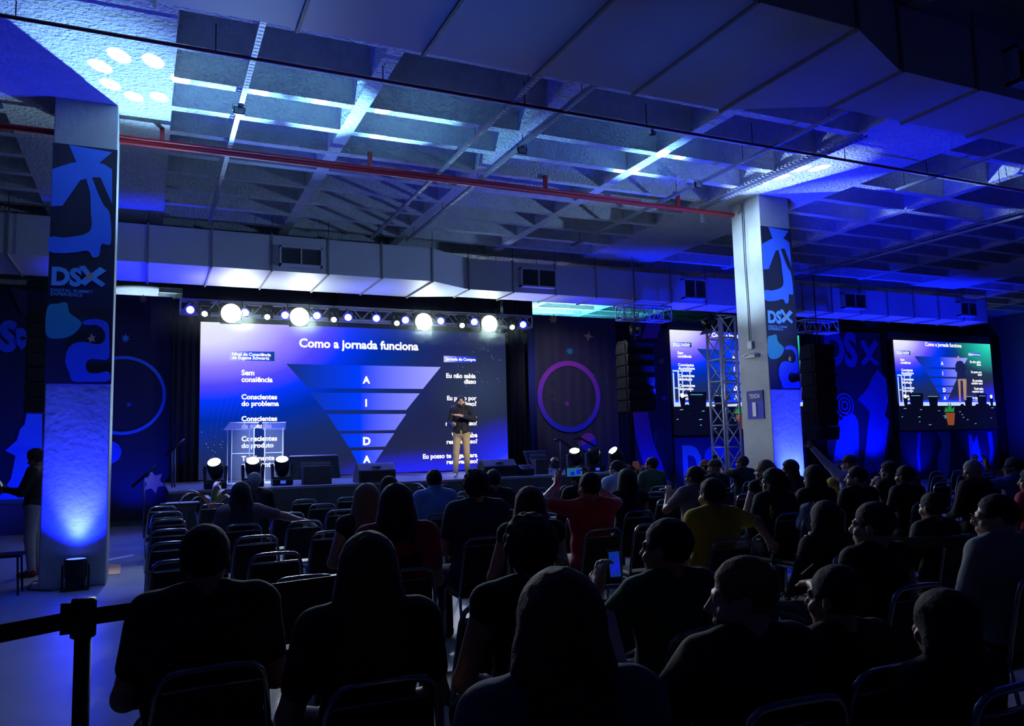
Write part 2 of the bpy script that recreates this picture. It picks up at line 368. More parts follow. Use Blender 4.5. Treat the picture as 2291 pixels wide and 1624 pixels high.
meta(m.build('wall_bracket', mat('clear_bracket', (.5, .52, .56), .3), None, bevel=.01), 'small pale bracket fixed on the right pillar above the sign', 'bracket')

# uplighters at the pillar feet
def par_can(name, loc, tgt, label, group, face=(0.1, .15, 1), es=6, r=.10, L=.2, yoke=True):
    t = empty(name, loc, label, 'stage light', group)
    rot = (Vector(tgt)-Vector(loc)).to_track_quat('Z', 'Y').to_matrix().to_4x4()
    m = MB(); m.lathe([(r*.55, -L), (r*.8, -L*.9), (r, -L*.3), (r, 0), (r*1.06, 0), (r*1.06, .02), (r*.93, .02), (r*.92, .005)], 20, rot); m.build('housing', dkmetal, t, False)
    m = MB(); m.lathe([(.001, .008), (r*.9, .008), (r*.9, .010)], 20, rot); m.build('lens', mat('lens_%s' % name, (.02, .02, .03), .3, emit=face, es=es), t)
    if yoke:
        m = MB(); a = r*1.15; m.tube([rot @ Vector((-a, 0, -.02)), rot @ Vector((-a, .16, -.06)), rot @ Vector((a, .16, -.06)), rot @ Vector((a, 0, -.02))], .012, 6); m.build('yoke', dkmetal, t)
    return t
def floor_par(x, y, lab):
    t = empty('floor_uplighter', (x, y, 0), lab, 'stage light', 'uplighters at the feet of the pillars')
    m = MB(); m.lathe([(.10, .12), (.12, .16), (.125, .36), (.12, .37), (.11, .365)], 24); m.build('housing', dkmetal, t)
    m = MB(); m.lathe([(.001, .362), (.105, .362), (.105, .366)], 20); m.build('lens', emat('uplighter_lens', (60, 80, 255), 5), t)
    m = MB()
    for sx in (-1, 1): m.box(sx*.14-.01, sx*.14+.01, -.03, .03, .01, .30)
    m.box(-.15, .15, -.12, .12, 0, .02); m.box(-.1, .1, -.09, .09, .02, .12); m.build('stand', dkmetal, t)
floor_par(-.76, 11.12, 'small black uplighter shining blue up the left pillar')
pillar_light(-.76, 11.12, 380)
floor_par(10.84, 11.10, 'small black uplighter behind the crowd shining up the right pillar')
pillar_light(10.84, 11.10, 1100)

# ducts ---------------------------------------------------------------------
def duct(name, secs, label, vents=(), group=None):
    "secs: list of (x, y_front, y_back, z0, z1) flanges; a skin between each pair"
    t = empty(name, (secs[0][0], secs[0][1], secs[0][3]), label, 'air duct', group, world=True)
    for i in range(len(secs)-1):
        a, b = secs[i], secs[i+1]; m = MB()
        A = [(a[0]+.012, a[1], a[3]), (a[0]+.012, a[2], a[3]), (a[0]+.012, a[2], a[4]), (a[0]+.012, a[1], a[4])]
        B = [(b[0]-.012, b[1], b[3]), (b[0]-.012, b[2], b[3]), (b[0]-.012, b[2], b[4]), (b[0]-.012, b[1], b[4])]
        m.add(A+B, [(0, 1, 2, 3), (7, 6, 5, 4), (0, 4, 5, 1), (1, 5, 6, 2), (2, 6, 7, 3), (3, 7, 4, 0)])
        m.build('duct_section', galv, t)
    for k, (x, y0, y1, z0, z1) in enumerate(secs):
        m = MB(); e = .03
        m.box(x-.016, x+.016, y0-e, y1+e, z0-e, z0+.0); m.box(x-.016, x+.016, y0-e, y1+e, z1, z1+e)
        m.box(x-.016, x+.016, y0-e, y0, z0, z1); m.box(x-.016, x+.016, y1, y1+e, z0, z1)
        m.build('flange', seam_m, t)
        for yy in (y0-.02, y1+.02): m = MB(); m.tube([(x, yy, z1), (x, yy, 6.3)], .006, 6); m.build('hanger_rod', dkmetal, t)
    for x0, x1, y, z0, z1 in vents:
        m = MB(); m.box(x0, x1, y-.16, y, z0, z0+.035); m.box(x0, x1, y-.16, y, z1-.035, z1); m.box(x0, x0+.035, y-.16, y, z0, z1); m.box(x1-.035, x1, y-.16, y, z0, z1); m.box((x0+x1)/2-.012, (x0+x1)/2+.012, y-.16, y-.1, z0, z1)
        g = m.build('grille_frame', galv, t)
        m = MB(); n = 16
        for i in range(n):
            z = z0+.04+(z1-z0-.08)*(i+.5)/n; m.add([(x0+.03, y-.15, z-.012), (x1-.03, y-.15, z-.012), (x1-.03, y-.115, z+.012), (x0+.03, y-.115, z+.012)], [(0, 1, 2, 3)])
        m.box(x0+.03, x1-.03, y-.03, y-.02, z0+.03, z1-.03); m.build('louvres', mat('louvre_grey', (.16, .17, .2), .6), g)
    return t
Z0, Z1 = 5.2, 5.93
secs = [(-.07-1.13*k, 16.2, 18.1, Z0, Z1) for k in range(7, 0, -1)] + [(-.07+1.13*k, 16.2, 18.1, Z0, Z1) for k in range(6)]
secs += [(6.66, 16.8, 17.75, Z0, Z1)] + [(6.66+1.13*k, 16.8, 17.75, Z0, Z1) for k in range(1, 17)]
vents = []
for xl, xr, yt, yb in ((626, 722, 548, 598), (1166, 1246, 597, 645), (1530, 1583, 622, 670)):
    Yf = 16.2 if xl < 900 else 16.8; a = onY(xl, yt, Yf-.16); b = onY(xr, yb, Yf-.16); vents.append((a.x, b.x, Yf, b.z, a.z))
vents.append((18.3, 19.2, 16.8, 5.32, 5.78)); vents.append((23.3, 24.1, 16.8, 5.32, 5.78))
duct('air_duct', secs, 'long foil-clad air duct with side grilles running above the stage front', vents, 'rectangular foil-clad air ducts')
secs = [(1.16-1.185*k, 5.06, 7.0, 5.4, 6.13) for k in range(5, 0, -1)]+[(1.16+1.2*k, 5.06, 7.0, 5.4, 6.13) for k in range(0, 5)]+[(7.1+1.19*k, 5.52, 6.47, 5.4, 6.13) for k in range(0, 9)]
duct('air_duct', secs, 'nearest air duct crossing the top of the picture under the ceiling', [(8.8, 9.6, 5.52, 5.52, 5.95)], 'rectangular foil-clad air ducts')

# pipes, trays, small ceiling things -------------------------------------------
a = onZ(0, 31, 6.02); Yp = onZ(800, 171, 6.02).y; Yr = onZ(800, 379, 5.95).y
m = MB(); m.tube([(-8, Yp, 6.02), (10, Yp, 6.02), (30, Yp, 6.02)], .022, 8)
t = empty('sprinkler_pipe', (0, Yp, 6.02), 'thin dark red pipe crossing the ceiling in front of both pillars', 'pipe', world=True); m.build('pipe', dkred_pipe, t, True)
for x in np.arange(-7, 28, 1.9): m = MB(); m.tube([(x, Yp, 6.02), (x, Yp, 6.35)], .007, 6); m.build('hanger_rod', dkmetal, t)
m = MB(); q = onZ(1458, 288, 6.0); m.lathe([(.05, -.09), (.06, -.06), (.02, -.03), (.02, 0)], 12, Matrix.Translation((q.x, Yp, 6.0))); m.build('sprinkler_head', chrome, t)
t = empty('fire_pipe', (0, Yr, 5.95), 'bright red pipe running under the coffers from the left pillar to the right pillar', 'pipe', world=True)
m = MB(); xe = onY(1640, 480, Yr).x; m.tube([(-6.5, Yr, 5.95), (1, Yr, 5.95), (xe, Yr, 5.95)], .042, 10); m.build('pipe', red_pipe, t, True)
m = MB(); m.tube([(-1.0, Yr-.09, 5.98), (xe-2.2, Yr-.09, 5.98)], .018, 8)
for x in (.1, 3.1, 6.2, 9.0): m.box(x-.03, x+.03, Yr-.03, Yr+.03, 5.95, 6.25)
m.build('clamps', red_pipe, t)
def tray(pa, pb, zt, label):
    A, B = onZ(*pa, zt), onZ(*pb, zt); x = (A.x+B.x)/2
    t = empty('cable_tray', (x, A.y, zt), label, 'cable tray', 'perforated steel channels hanging across the coffers', world=True)
    m = MB(); y0, y1 = min(A.y, B.y), max(A.y, B.y); y = y0
    m.box(x-.032, x-.028, y0, y1, zt, zt+.04); m.box(x+.028, x+.032, y0, y1, zt, zt+.04)
    while y < y1:
        m.box(x-.03, x+.03, y, min(y+.055, y1), zt-.002, zt+.002); y += .08
    m.box(x-.012, x-.006, y0, y1, zt, zt+.003); m.box(x+.006, x+.012, y0, y1, zt, zt+.003); m.box(x-.03, x-.02, y0, y1, zt, zt+.003); m.box(x+.02, x+.03, y0, y1, zt, zt+.003)
    m.build('channel', steel, t, fixn=False)
    for yy in np.arange(y0+.4, y1, 1.78): m = MB(); m.tube([(x, yy, zt), (x, yy, 6.5)], .005, 6); m.build('hanger_rod', dkmetal, t)
    return x, zt
xA, _ = tray((590, 45), (470, 495), 6.02, 'leftmost steel channel hung under the coffers, brightly lit near its middle')
tray((1215, 165), (830, 535), 6.02, 'steel channel left of the paired ones near the middle of the ceiling')
xC, _ = tray((1345, 190), (905, 540), 6.02, 'steel channel right beside its twin near the middle of the ceiling')
tray((1903, 244), (1281, 552), 6.02, 'steel channel ending close to the solid band left of the right pillar')
tray((2291, 325), (2010, 428), 6.02, 'blue-lit steel channel in the bay right of the right pillar')
tray((2291, 480), (1800, 622), 6.02, 'dim steel channel far right, lower of two in the dark bay')
# perforated edge rail along the right-hand solid band
A, B = onZ(1880, 290, 6.14), onZ(1565, 462, 6.14)
m = MB(); y = B.y
A2 = Vector((9.78, A.y, 6.12)); 
for i in range(int((B.y-A.y)/.09)): m.box(9.72, 9.82, A.y+i*.09, A.y+i*.09+.06, 6.10, 6.105)
m.box(9.71, 9.73, A.y, B.y, 6.10, 6.14); m.box(9.81, 9.83, A.y, B.y, 6.10, 6.14); m.box(9.70, 9.84, B.y-.02, B.y, 5.82, 6.1)
for i in range(4):
    yy = A.y+.4+i*(B.y-A.y-.6)/3; m.tube([(9.77, yy, 6.1), (9.77, yy, 6.22)], .008, 6)
meta(m.build('cable_tray', steel), 'wide perforated tray along the solid band, dropping beside the right pillar', 'cable tray', 'perforated steel channels hanging across the coffers')
def floodlight(px, py, zt, label):
    q = onZ(px, py, zt); t = empty('floodlight', q, label, 'floodlight', 'small square floodlights under the channels')
    m = MB(); m.box(-.07, .07, -.02, .02, -.05, .05); m.build('housing', dkmetal, t, bevel=.006)
    m = MB(); m.box(-.055, .055, -.024, -.02, -.038, .038); m.build('glass', mat('lamp_glass', (.25, .3, .34), .15), t)
    m = MB(); m.tube([(-.08, 0, 0), (-.08, 0, .08), (.08, 0, .08), (.08, 0, 0)], .006, 6); m.build('bracket', dkmetal, t)
floodlight(535, 248, 5.97, 'small square floodlight on the leftmost steel channel')
floodlight(1168, 337, 5.97, 'small square floodlight on the channel in the middle of the ceiling')
floodlight(1562, 414, 5.97, 'small square floodlight under the channel near the right pillar')

# lamps lighting the slab beyond the backdrops
q = onZ(1290, 694, 6.2); spot('slab_light', (q.x-1, q.y+.5, 3.2), (q.x, q.y, 6.2), 1500, (.10, .72, 1), 85, .7)
q = onZ(1240, 690, 6.2); spot('slab_light', (q.x, q.y, 4.2), (q.x, q.y, 6.2), 700, (.5, .9, 1), 90, .7)
q = onZ(320, 655, 6.2); spot('slab_light', (q.x, q.y, 4.6), (q.x, q.y, 6.2), 260, (.5, .7, 1), 70, .6)
# ------------------------------------------------------------------ stage
SZ = .95; SY = 15.05
t = empty('stage', (5, SY, 0), 'low grey-skirted stage with a dark shiny deck along the end of the hall', 'stage', world=True)
m = MB(); m.box(.35, 9.9, SY, 20.3, SZ-.04, SZ); m.build('deck', stage_m, t)
m = MB(); n = 120
for i in range(n+1):
    x = .38+9.5*i/n; m.v += [(x, SY+.012*math.sin(i*1.7), 0), (x, SY+.004*math.sin(i*1.7), SZ-.04)]
for i in range(n): m.f.append((2*i, 2*i+2, 2*i+3, 2*i+1))
m.build('skirt', skirt_m, t, fixn=False)
m = MB(); m.box(.38, .42, SY+.02, 20.3, 0, SZ-.04); m.box(9.84, 9.88, SY+.02, 20.3, 0, SZ-.04); m.build('side_skirt', skirt_m, t)

# LED wall -------------------------------------------------------------------
def slide_material(name, gain=1., green=False):
    "what the screen shows: glow top left, blue bloom, dark navy middle, blue lower right"
    m = bpy.data.materials.new(name); m.use_nodes = True; nt = m.node_tree; nt.nodes.clear()
    N = nt.nodes.new; L = nt.links.new
    tc = N('ShaderNodeTexCoord'); sep = N('ShaderNodeSeparateXYZ'); L(tc.outputs['Generated'], sep.inputs[0])
    def dist(cx, cy, sx, sy):
        outs = []
        for k, c, s in ((0, cx, sx), (2, cy, sy)):
            a = N('ShaderNodeMath'); a.operation = 'SUBTRACT'; L(sep.outputs[k], a.inputs[0]); a.inputs[1].default_value = c
            b = N('ShaderNodeMath'); b.operation = 'MULTIPLY'; L(a.outputs[0], b.inputs[0]); b.inputs[1].default_value = 1/s
            c2 = N('ShaderNodeMath'); c2.operation = 'POWER'; L(b.outputs[0], c2.inputs[0]); c2.inputs[1].default_value = 2; 
            b2 = N('ShaderNodeMath'); b2.operation = 'MULTIPLY'; L(b.outputs[0], b2.inputs[0]); L(b.outputs[0], b2.inputs[1]); outs.append(b2)
        s = N('ShaderNodeMath'); s.operation = 'ADD'; L(outs[0].outputs[0], s.inputs[0]); L(outs[1].outputs[0], s.inputs[1])
        q = N('ShaderNodeMath'); q.operation = 'SQRT'; L(s.outputs[0], q.inputs[0]); return q.outputs[0]
    def ramp(src, stops):
        r = N('ShaderNodeValToRGB'); L(src, r.inputs[0]); cr = r.color_ramp
        while len(cr.elements) < len(stops): cr.elements.new(.5)
        for e, (p, c) in zip(cr.elements, stops): e.position = p; e.color = (*s2l(c), 1)
        return r.outputs[0]
    r1 = ramp(dist(0, 1.02, 1.12, 1.3), [(0, (245, 248, 255)), (.12, (225, 225, 255)), (.24, (150, 130, 255)), (.33, (80, 70, 250)), (.40, (5, 55, 255)), (.50, (0, 45, 170)), (.62, (22, 44, 110)), (.8, (32, 38, 80)), (1, (38, 42, 80))])
    r2 = ramp(dist(1.02, 0, 1., 1.6), [(0, (110, 90, 255)), (.08, (20, 50, 255)), (.15, (0, 40, 200)), (.24, (10, 25, 90)), (.34, (0, 0, 0))])
    r3 = ramp(dist(.70, -.1, .9, .62), [(0, (0, 50, 255)), (.22, (0, 40, 240)), (.40, (0, 22, 100)), (.55, (0, 0, 0))])
    r4 = ramp(dist(.0, .45, .35, .9), [(0, (0, 30, 190)), (.3, (0, 20, 110)), (.6, (0, 0, 0))])
    rings = N('ShaderNodeMath'); rings.operation = 'SINE'; d5 = dist(.62, .30, 1, 1.5)
    mu = N('ShaderNodeMath'); mu.operation = 'MULTIPLY'; L(d5, mu.inputs[0]); mu.inputs[1].default_value = 420; L(mu.outputs[0], rings.inputs[0])
    r5 = ramp(d5, [(0, (0, 0, 0)), (.40, (0, 0, 0)), (.46, (26, 40, 110)), (.56, (26, 40, 110)), (.62, (0, 0, 0))])
    r6 = ramp(rings.outputs[0], [(0, (0, 0, 0)), (.72, (0, 0, 0)), (.98, (150, 150, 150))])
    r7 = ramp(dist(1.0, 1.0, .8, 1.), [(0, (60, 235, 200)), (.25, (0, 170, 160)), (.5, (0, 60, 90)), (.8, (0, 0, 0))]) if green else ramp(dist(.9, .6, .6, 1.), [(0, (50, 62, 96)), (.6, (0, 0, 0))])
    def mixn(a, b, op, f=1.):
        x = N('ShaderNodeMix'); x.data_type = 'RGBA'; x.blend_type = op; x.inputs[0].default_value = f; L(a, x.inputs[6]); L(b, x.inputs[7]); return x.outputs[2]
    c = mixn(r1, r2, 'LIGHTEN'); c = mixn(c, r3, 'LIGHTEN'); c = mixn(c, r4, 'LIGHTEN'); c = mixn(c, r7, 'LIGHTEN'); rr = mixn(r5, r6, 'MULTIPLY'); c = mixn(c, rr, 'ADD')
    em = N('ShaderNodeEmission'); em.inputs[1].default_value = gain; L(c, em.inputs[0]); out = N('ShaderNodeOutputMaterial'); L(em.outputs[0], out.inputs[0])
    return m
def band_material(x0, x1, c0, c1, c2, gain=1.):
    m = bpy.data.materials.new('slide_band'); m.use_nodes = True; nt = m.node_tree; nt.nodes.clear(); N = nt.nodes.new; L = nt.links.new
    tc = N('ShaderNodeTexCoord'); sep = N('ShaderNodeSeparateXYZ'); L(tc.outputs['Object'], sep.inputs[0])
    mr = N('ShaderNodeMapRange'); L(sep.outputs[0], mr.inputs[0]); mr.inputs[1].default_value = x0; mr.inputs[2].default_value = x1
    r = N('ShaderNodeValToRGB'); L(mr.outputs[0], r.inputs[0]); cr = r.color_ramp; cr.elements.new(.5)
    for e, (p, c) in zip(cr.elements, ((0, c0), (.45, c1), (1, c2))): e.position = p; e.color = (*s2l(c), 1)
    em = N('ShaderNodeEmission'); em.inputs[1].default_value = gain; L(r.outputs[0], em.inputs[0]); out = N('ShaderNodeOutputMaterial'); L(em.outputs[0], out.inputs[0]); return m
YS = 20.0
white_e = emat('slide_white', (250, 250, 255), 1.15)
led = empty('led_screen', (5.05, YS, SZ), 'large LED wall behind the stage showing the inverted AIDA pyramid slide', 'screen', world=True)
SX0, SX1, SZ0, SZ1 = 1.09, 9.0, .975, 4.70
m = MB(); m.box(SX0, SX1, YS+.01, YS+.05, SZ0, SZ1); m.build('slide_picture', slide_material('slide_main', 1.0), led)
m = MB(); m.box(SX0-.02, SX1+.02, YS+.05, YS+.14, SZ-.0, SZ1+.02); m.build('panel_frame', dkmetal, led)
def P2(x, y, Y=YS): p = onY(x, y, Y); return p.x, p.z
def slide_contents(parent, T, Y, full=True, tw=1., clip=None):
    "T: photo pixel on the main slide -> (x, z) on the screen carrying it"
    a, b = T(640, 815)[0], T(990, 820)[0]
    bm_ = band_material(a, b, (20, 50, 120), (0, 60, 255), (170, 170, 255))
    bands = [((641, 814), (986, 821), (946, 870), (689, 868)), ((693, 878), (939, 880), (909, 917), (725, 917)), ((731, 926), (909, 926), (884, 962), (757, 964)),
             ((761, 970), (882, 969), (862, 999), (781, 1001)), ((785, 1008), (858, 1006), (818, 1066), (817, 1066))]
    for q in bands:
        m = MB(); m.poly([T(*p) for p in q], Y-.002, Y+.004); m.build('pyramid_band', bm_, parent)
    def tx(s, x0, x1, yb, bold=.03):
        p0, p1 = T(x0, yb), T(x1, yb+(x1-x0)*tw*0); put_text('slide_text', s, white_e, p0[0], T(x1, yb)[0], p0[1], Y-.008, parent, bold)
    if full or clip: tx('Como a jornada funciona', 669, 936, 776, .035)
    tx('A', 811, 828, 857, .05); tx('I', 817, 821, 909, .04); tx('D', 812, 829, 995, .05); tx('A', 812, 829, 1035, .05)
    bx = band_material(T(515, 800)[0], T(615, 800)[0], (190, 195, 255), (40, 90, 255), (20, 60, 140)); 
    m = MB(); m.poly([T(514, 785), T(614, 787), T(614, 808), T(514, 806)], Y-.002, Y+.004); m.build('caption_box', bx, parent)
    bx2 = band_material(T(993, 800)[0], T(1060, 800)[0], (200, 200, 255), (70, 90, 255), (20, 50, 200)); 
    m = MB(); m.poly([T(993, 796), T(1066, 798), T(1066, 811), T(993, 810)], Y-.002, Y+.004); m.build('caption_box', bx2, parent)
    tx('Nível de Consciência', 519, 606, 795, .04); tx('de Eugene Schwartz', 519, 603, 803, .04)
    tx('Jornada de Compra', 997, 1064, 806, .04)
    for s, x0, x1, y in (('Sem', 540, 569, 839), ('consiência', 540, 610, 854), ('Conscientes', 540, 620, 893), ('do problema', 540, 624, 908), ('Conscientes', 540, 620, 942), ('da solução', 540, 608, 958),
                      ('Conscientes', 540, 620, 987), ('do produto', 540, 612, 1002), ('Totalmente', 540, 614, 1031), ('consciente', 540, 614, 1046),
                      ('Eu não sabia', 998, 1064, 845), ('disso', 1038, 1065, 858), ('Eu passo por', 1000, 1066, 895), ('isso?', 1041, 1066, 908), ('Eu preciso', 1006, 1067, 939), ('resolver isso?', 997, 1067, 952),
                      ('Você sabe', 1010, 1068, 979), ('resolver isso?', 999, 1068, 993), ('Eu posso te pagar para', 946, 1068, 1026), ('resolver isso?', 999, 1069, 1038)):
        tx(s, x0, x1, y, .04)
slide_contents(led, P2, YS)
# stars on the slide
m = MB()
random.seed(3)
for i in range(46):
    if i < 30: x, y = 1020+random.random()*100, 745+random.random()*120
    else: x, y = 450+random.random()*50, 960+random.random()*110
    p = P2(x, y); disc(m, (p[0], YS-.001, p[1]), (0, -1, 0), .006+.006*random.random(), 6)
m.build('slide_stars', emat('star_dots', (150, 165, 255), .8), led, fixn=False)

# IMAG side screens --------------------------------------------------------------
dark_e = emat('image_dark', (6, 8, 26), 1); whiteb_e = emat('image_bluewhite', (190, 210, 255), 1.1); blue_e = emat('image_blue', (30, 60, 255), 1); teal_e = emat('image_teal', (120, 220, 230), .8)
skin_e = emat('image_skin', (200, 150, 160), .8); khaki_e = emat('image_khaki', (190, 150, 130), .8); navy_e = emat('image_navy', (22, 32, 84), 1); pot_e = emat('image_pot', (150, 80, 40), .8); green_e = emat('image_green', (40, 150, 80), .8)
def imag(X0, label):
    X1 = X0+5.22; ZA, ZB = 1.77, 5.02
    s = empty('side_screen', ((X0+X1)/2, YS, ZA), label, 'screen', 'side screens showing the camera picture of the stage', world=True)
    m = MB(); m.box(X0, X1, YS+.01, YS+.05, ZA+.95, ZB); m.build('camera_picture', slide_material('slide_imag', 1.0, True), s)
    m = MB(); m.box(X0-.05, X1+.05, YS+.05, YS+.16, ZA-.05, ZB+.05); m.build('panel_frame', dkmetal, s)
    m = MB(); m.box(X0, X1, YS-.001, YS+.05, ZA, ZA+.951); m.build('audience_picture', dark_e, s)
    # crop frame of the right-hand screen, in photo pixels: u = (x-2003)/213 etc.
    def U(u, v): return (X0+u*5.22, ZA+v*3.25)
    def T(x, y):  # main slide pixel -> this screen; bands span u .27-.77, v .42-.87
        q = P2(x, y); fx = (q[0]-SX0)/(SX1-SX0); fz = (q[1]-SZ0)/(SZ1-SZ0); return U(-.085+fx*1.085, .285+fz*.73)
    slide_contents(s, T, YS, full=False, clip=False)
    p = U(.30, .955); q = U(.68, .955); put_text('slide_text', 'Como a jornada funciona', white_e, p[0], q[0], p[1]-.03, YS-.008, s, .035)
    def sh(name, pts, mt, k=1): m = MB(); m.poly([U(*c) for c in pts], YS-.006-.002*k, YS-.004-.002*k); return m.build(name, mt, s)
    sh('pictured_deck', [(0, .27), (1, .27), (1, .31), (0, .31)], whiteb_e, 2); sh('pictured_deck', [(0, .305), (1, .305), (1, .335), (0, .335)], blue_e, 1)
    # lecterns as bright lines
    for a, b, c, d in ((.0, .60, .05, .615), (.055, .60, .14, .635), (.0, .59, .01, .30), (.035, .60, .045, .30), (.065, .60, .072, .30), (.12, .60, .128, .30), (.0, .44, .045, .45), (.065, .46, .128, .47)):
        sh('pictured_lectern', [(a, min(b, d)), (c, min(b, d)), (c, max(b, d)), (a, max(b, d))], whiteb_e, 3)
    for u0, u1, v0, v1 in ((.10, .24, .24, .41), (.29, .385, .24, .37), (.66, .745, .24, .37), (.80, .905, .24, .41), (.04, .085, .25, .36), (.935, .975, .25, .36)):
        sh('pictured_monitor', [(u0+.01, v0), (u1-.01, v0), (u1, v1), (u0, v1)], dark_e, 4)
    for u, v in ((.062, .375), (.955, .375)):
        m = MB(); c = U(u, v); disc(m, (c[0], YS-.016, c[1]), (0, -1, 0), .075); m.build('pictured_lamp', white_e, s, fixn=False)
    for u0, u1, v in ((.29, .385, .372), (.66, .745, .372), (.12, .21, .38), (.82, .89, .38)): sh('pictured_edge', [(u0, v), (u1, v), (u1, v+.006), (u0, v+.006)], teal_e, 5)
    # the pictured speaker
    def fig(pts, mt, k=6): sh('pictured_speaker', pts, mt, k)
    fig([(.605, .30), (.62, .30), (.635, .56), (.66, .56), (.655, .34), (.68, .33), (.70, .56), (.69, .60), (.61, .60)], khaki_e)
    fig([(.60, .575), (.695, .58), (.69, .66), (.715, .70), (.70, .73), (.675, .78), (.65, .79), (.615, .78), (.595, .74), (.59, .66), (.605, .66)], navy_e, 7)
    m = MB(); c = U(.632, .825); disc(m, (c[0], YS-.022, c[1]), (0, -1, 0), .065); m.build('pictured_head', skin_e, s, fixn=False)
    # audience chair glints, potted plant, head silhouettes
    random.seed(11)
    m = MB()
    for i in range(20):
        u, v = random.random()*.95, .04+.20*random.random(); a = U(u, v); wd = .06+.09*random.random(); m.poly([(a[0], a[1]), (a[0]+wd, a[1]+.01), (a[0]+wd, a[1]+.03), (a[0], a[1]+.02)], YS-.01, YS-.008)
    m.build('pictured_chair_glints', teal_e, s)
    sh('pictured_pot', [(.47, .05), (.53, .05), (.55, .19), (.45, .19)], pot_e, 5)
    sh('pictured_plant', [(.44, .20), (.46, .26), (.48, .22), (.485, .33), (.50, .24), (.51, .34), (.52, .23), (.55, .26), (.54, .20)], green_e, 6)
    for u in (.09, .16, .33, .63, .79, .9):
        m = MB(); c = U(u, .245); disc(m, (c[0], YS-.03, c[1]), (0, -1, 0), .15, 14); m.build('pictured_audience_head', dark_e, s, fixn=False)
    return s
imag(24.30, 'bright side screen at the far right, farther from the stage')
imag(14.58, 'bright side screen half hidden by the truss tower and right pillar')

# back walls and printed backdrops ---------------------------------------------------
def backdrop(x0, x1, z0, z1, label, mt=navy, folds=0, Y=20.25):
    b = empty('printed_backdrop', ((x0+x1)/2, Y, z0), label, 'backdrop', 'printed fabric backdrops along the end wall', world=True)
    m = MB(); n = 60
    for i in range(n+1):
        x = x0+(x1-x0)*i/n; d = folds*math.sin(i*.9)*.5; m.v += [(x, Y+d, z0), (x, Y+d, z1)]
    for i in range(n): m.f.append((2*i, 2*i+2, 2*i+3, 2*i+1))
    for i in range(n+1):
        x = x0+(x1-x0)*i/n; m.v += [(x, Y+.03, z0), (x, Y+.03, z1)]
    m.build('cloth', mt, b, smooth=True, fixn=False); return b
def drape(x0, x1, z0, z1, Y, label, mt=None, amp=.05, wave=.16):
    m = MB(); n = int((x1-x0)/.03)+2
    for i in range(n+1):
        x = x0+(x1-x0)*i/n; d = amp*math.sin(2*math.pi*(x-x0)/wave)+.3*amp*math.sin(2*math.pi*(x-x0)/(wave*2.7)); m.v += [(x, Y+d, z0), (x, Y+d*.7, z1), (x, Y+d+.02, z1), (x, Y+d+.02, z0)]
    for i in range(n):
        for a in range(4): b = (a+1) % 4; m.f.append((4*i+a, 4*i+4+a, 4*i+4+b, 4*i+b))
    return meta(m.build('drape', mt or drapem, smooth=True, fixn=False), label, 'curtain', 'black stage drapes')
drape(.48, 1.05, .0, 4.9, 19.9, 'black drape closing the gap left of the LED wall')
drape(9.05, 9.55, .96, 4.85, 19.9, 'black drape just right of the LED wall')
drape(9.0, 9.9, 4.75, 6.21, 20.1, 'black cloth above the right end of the light truss')
drape(4.4, 9.0, 4.75, 6.21, 20.3, 'long black cloth hanging behind the light truss', amp=.03, wave=.4)
drape(.7, 4.4, 4.75, 6.21, 20.5, 'dark cloth above the left half of the LED wall', amp=.03, wave=.5)
drape(12.75, 14.5, 0, 5.35, 20.2, 'wide black drape between the ringed backdrop and the first side screen', amp=.04)
drape(9.58, 9.82, .95, 5.0, 19.8, 'narrow deep blue drape beside the ringed backdrop', mat('blue_drape', (.02, .03, .16), .9), amp=.03)
drape(19.85, 20.9, 0, 5.3, 20.3, 'black drape between the first side screen and the puzzle backdrop')
drape(23.7, 24.25, 0, 5.3, 20.3, 'black drape left of the farthest side screen')
drape(29.6, 30.5, 0, 5.4, 20.3, 'black drape right of the farthest side screen')
m = MB(); m.box(14.3, 20.1, YS+.05, YS+.2, 5.05, 5.3); meta(m.build('pelmet', navy2), 'navy strip above the first side screen', 'pelmet')
m = MB(); m.box(24.2, 29.6, YS+.05, YS+.2, 5.05, 5.3); meta(m.build('pelmet', navy2), 'navy strip above the farthest side screen', 'pelmet')
def A20(n, pts, mt, par, k=0, sm=False, Y=20.25): return art(n, pts, mt, par, Y-.01-.004*k, lambda x, y: P2(x, y, Y), sm)
# left of the stage
b = backdrop(-1.75, .47, .12, 5.3, 'navy backdrop with a thin blue ring between the left pillar and the stage')
c = P2(275, 884, 20.2); ring('printed_ring', c[0], c[1], .87, .075, 20.22, mat('ring_blue', (.03, .16, .65), .6), b)
star = lambda cx, cy, r, k=7, j=.45: [(cx+math.cos(2*math.pi*i/(2*k)+.3)*r*(1 if i % 2 == 0 else j), cy+math.sin(2*math.pi*i/(2*k)+.3)*r*(1 if i % 2 == 0 else j)) for i in range(2*k)]
A20('printed_star', star(320, 669, 11), mat('brown_print', (.35, .22, .14), .7), b, 1)
A20('printed_star', star(281, 757, 11), mat('steel_blue_print', (.08, .28, .6), .7), b, 1)
A20('printed_star', star(288, 905, 7, 4), blue_print, b, 1)
A20('printed_star', star(343, 1078, 26, 6, .6), orange_print, b, 1, True)
c = P2(243, 1012, 20.2); m = MB(); disc(m, (c[0], 20.2, c[1]), (0, -1, 0), .26, 28); m.build('printed_disc', blue_print, b, fixn=False)
b = backdrop(-6.5, -1.78, .5, 5.3, 'blue backdrop at the far left with large cropped white-on-navy letters', navy, Y=20.3)
A20('printed_shape', [(-60, 1160), (0, 1150), (45, 1143), (62, 1100), (95, 1145), (95, 925), (60, 925), (55, 950), (45, 960), (38, 985), (12, 1008), (35, 1020), (25, 1070), (0, 1110), (-60, 1140)], blue_print2, b, 1)
A20('printed_shape', [(20, 640), (60, 650), (62, 705), (48, 700)], navy2, b, 1)
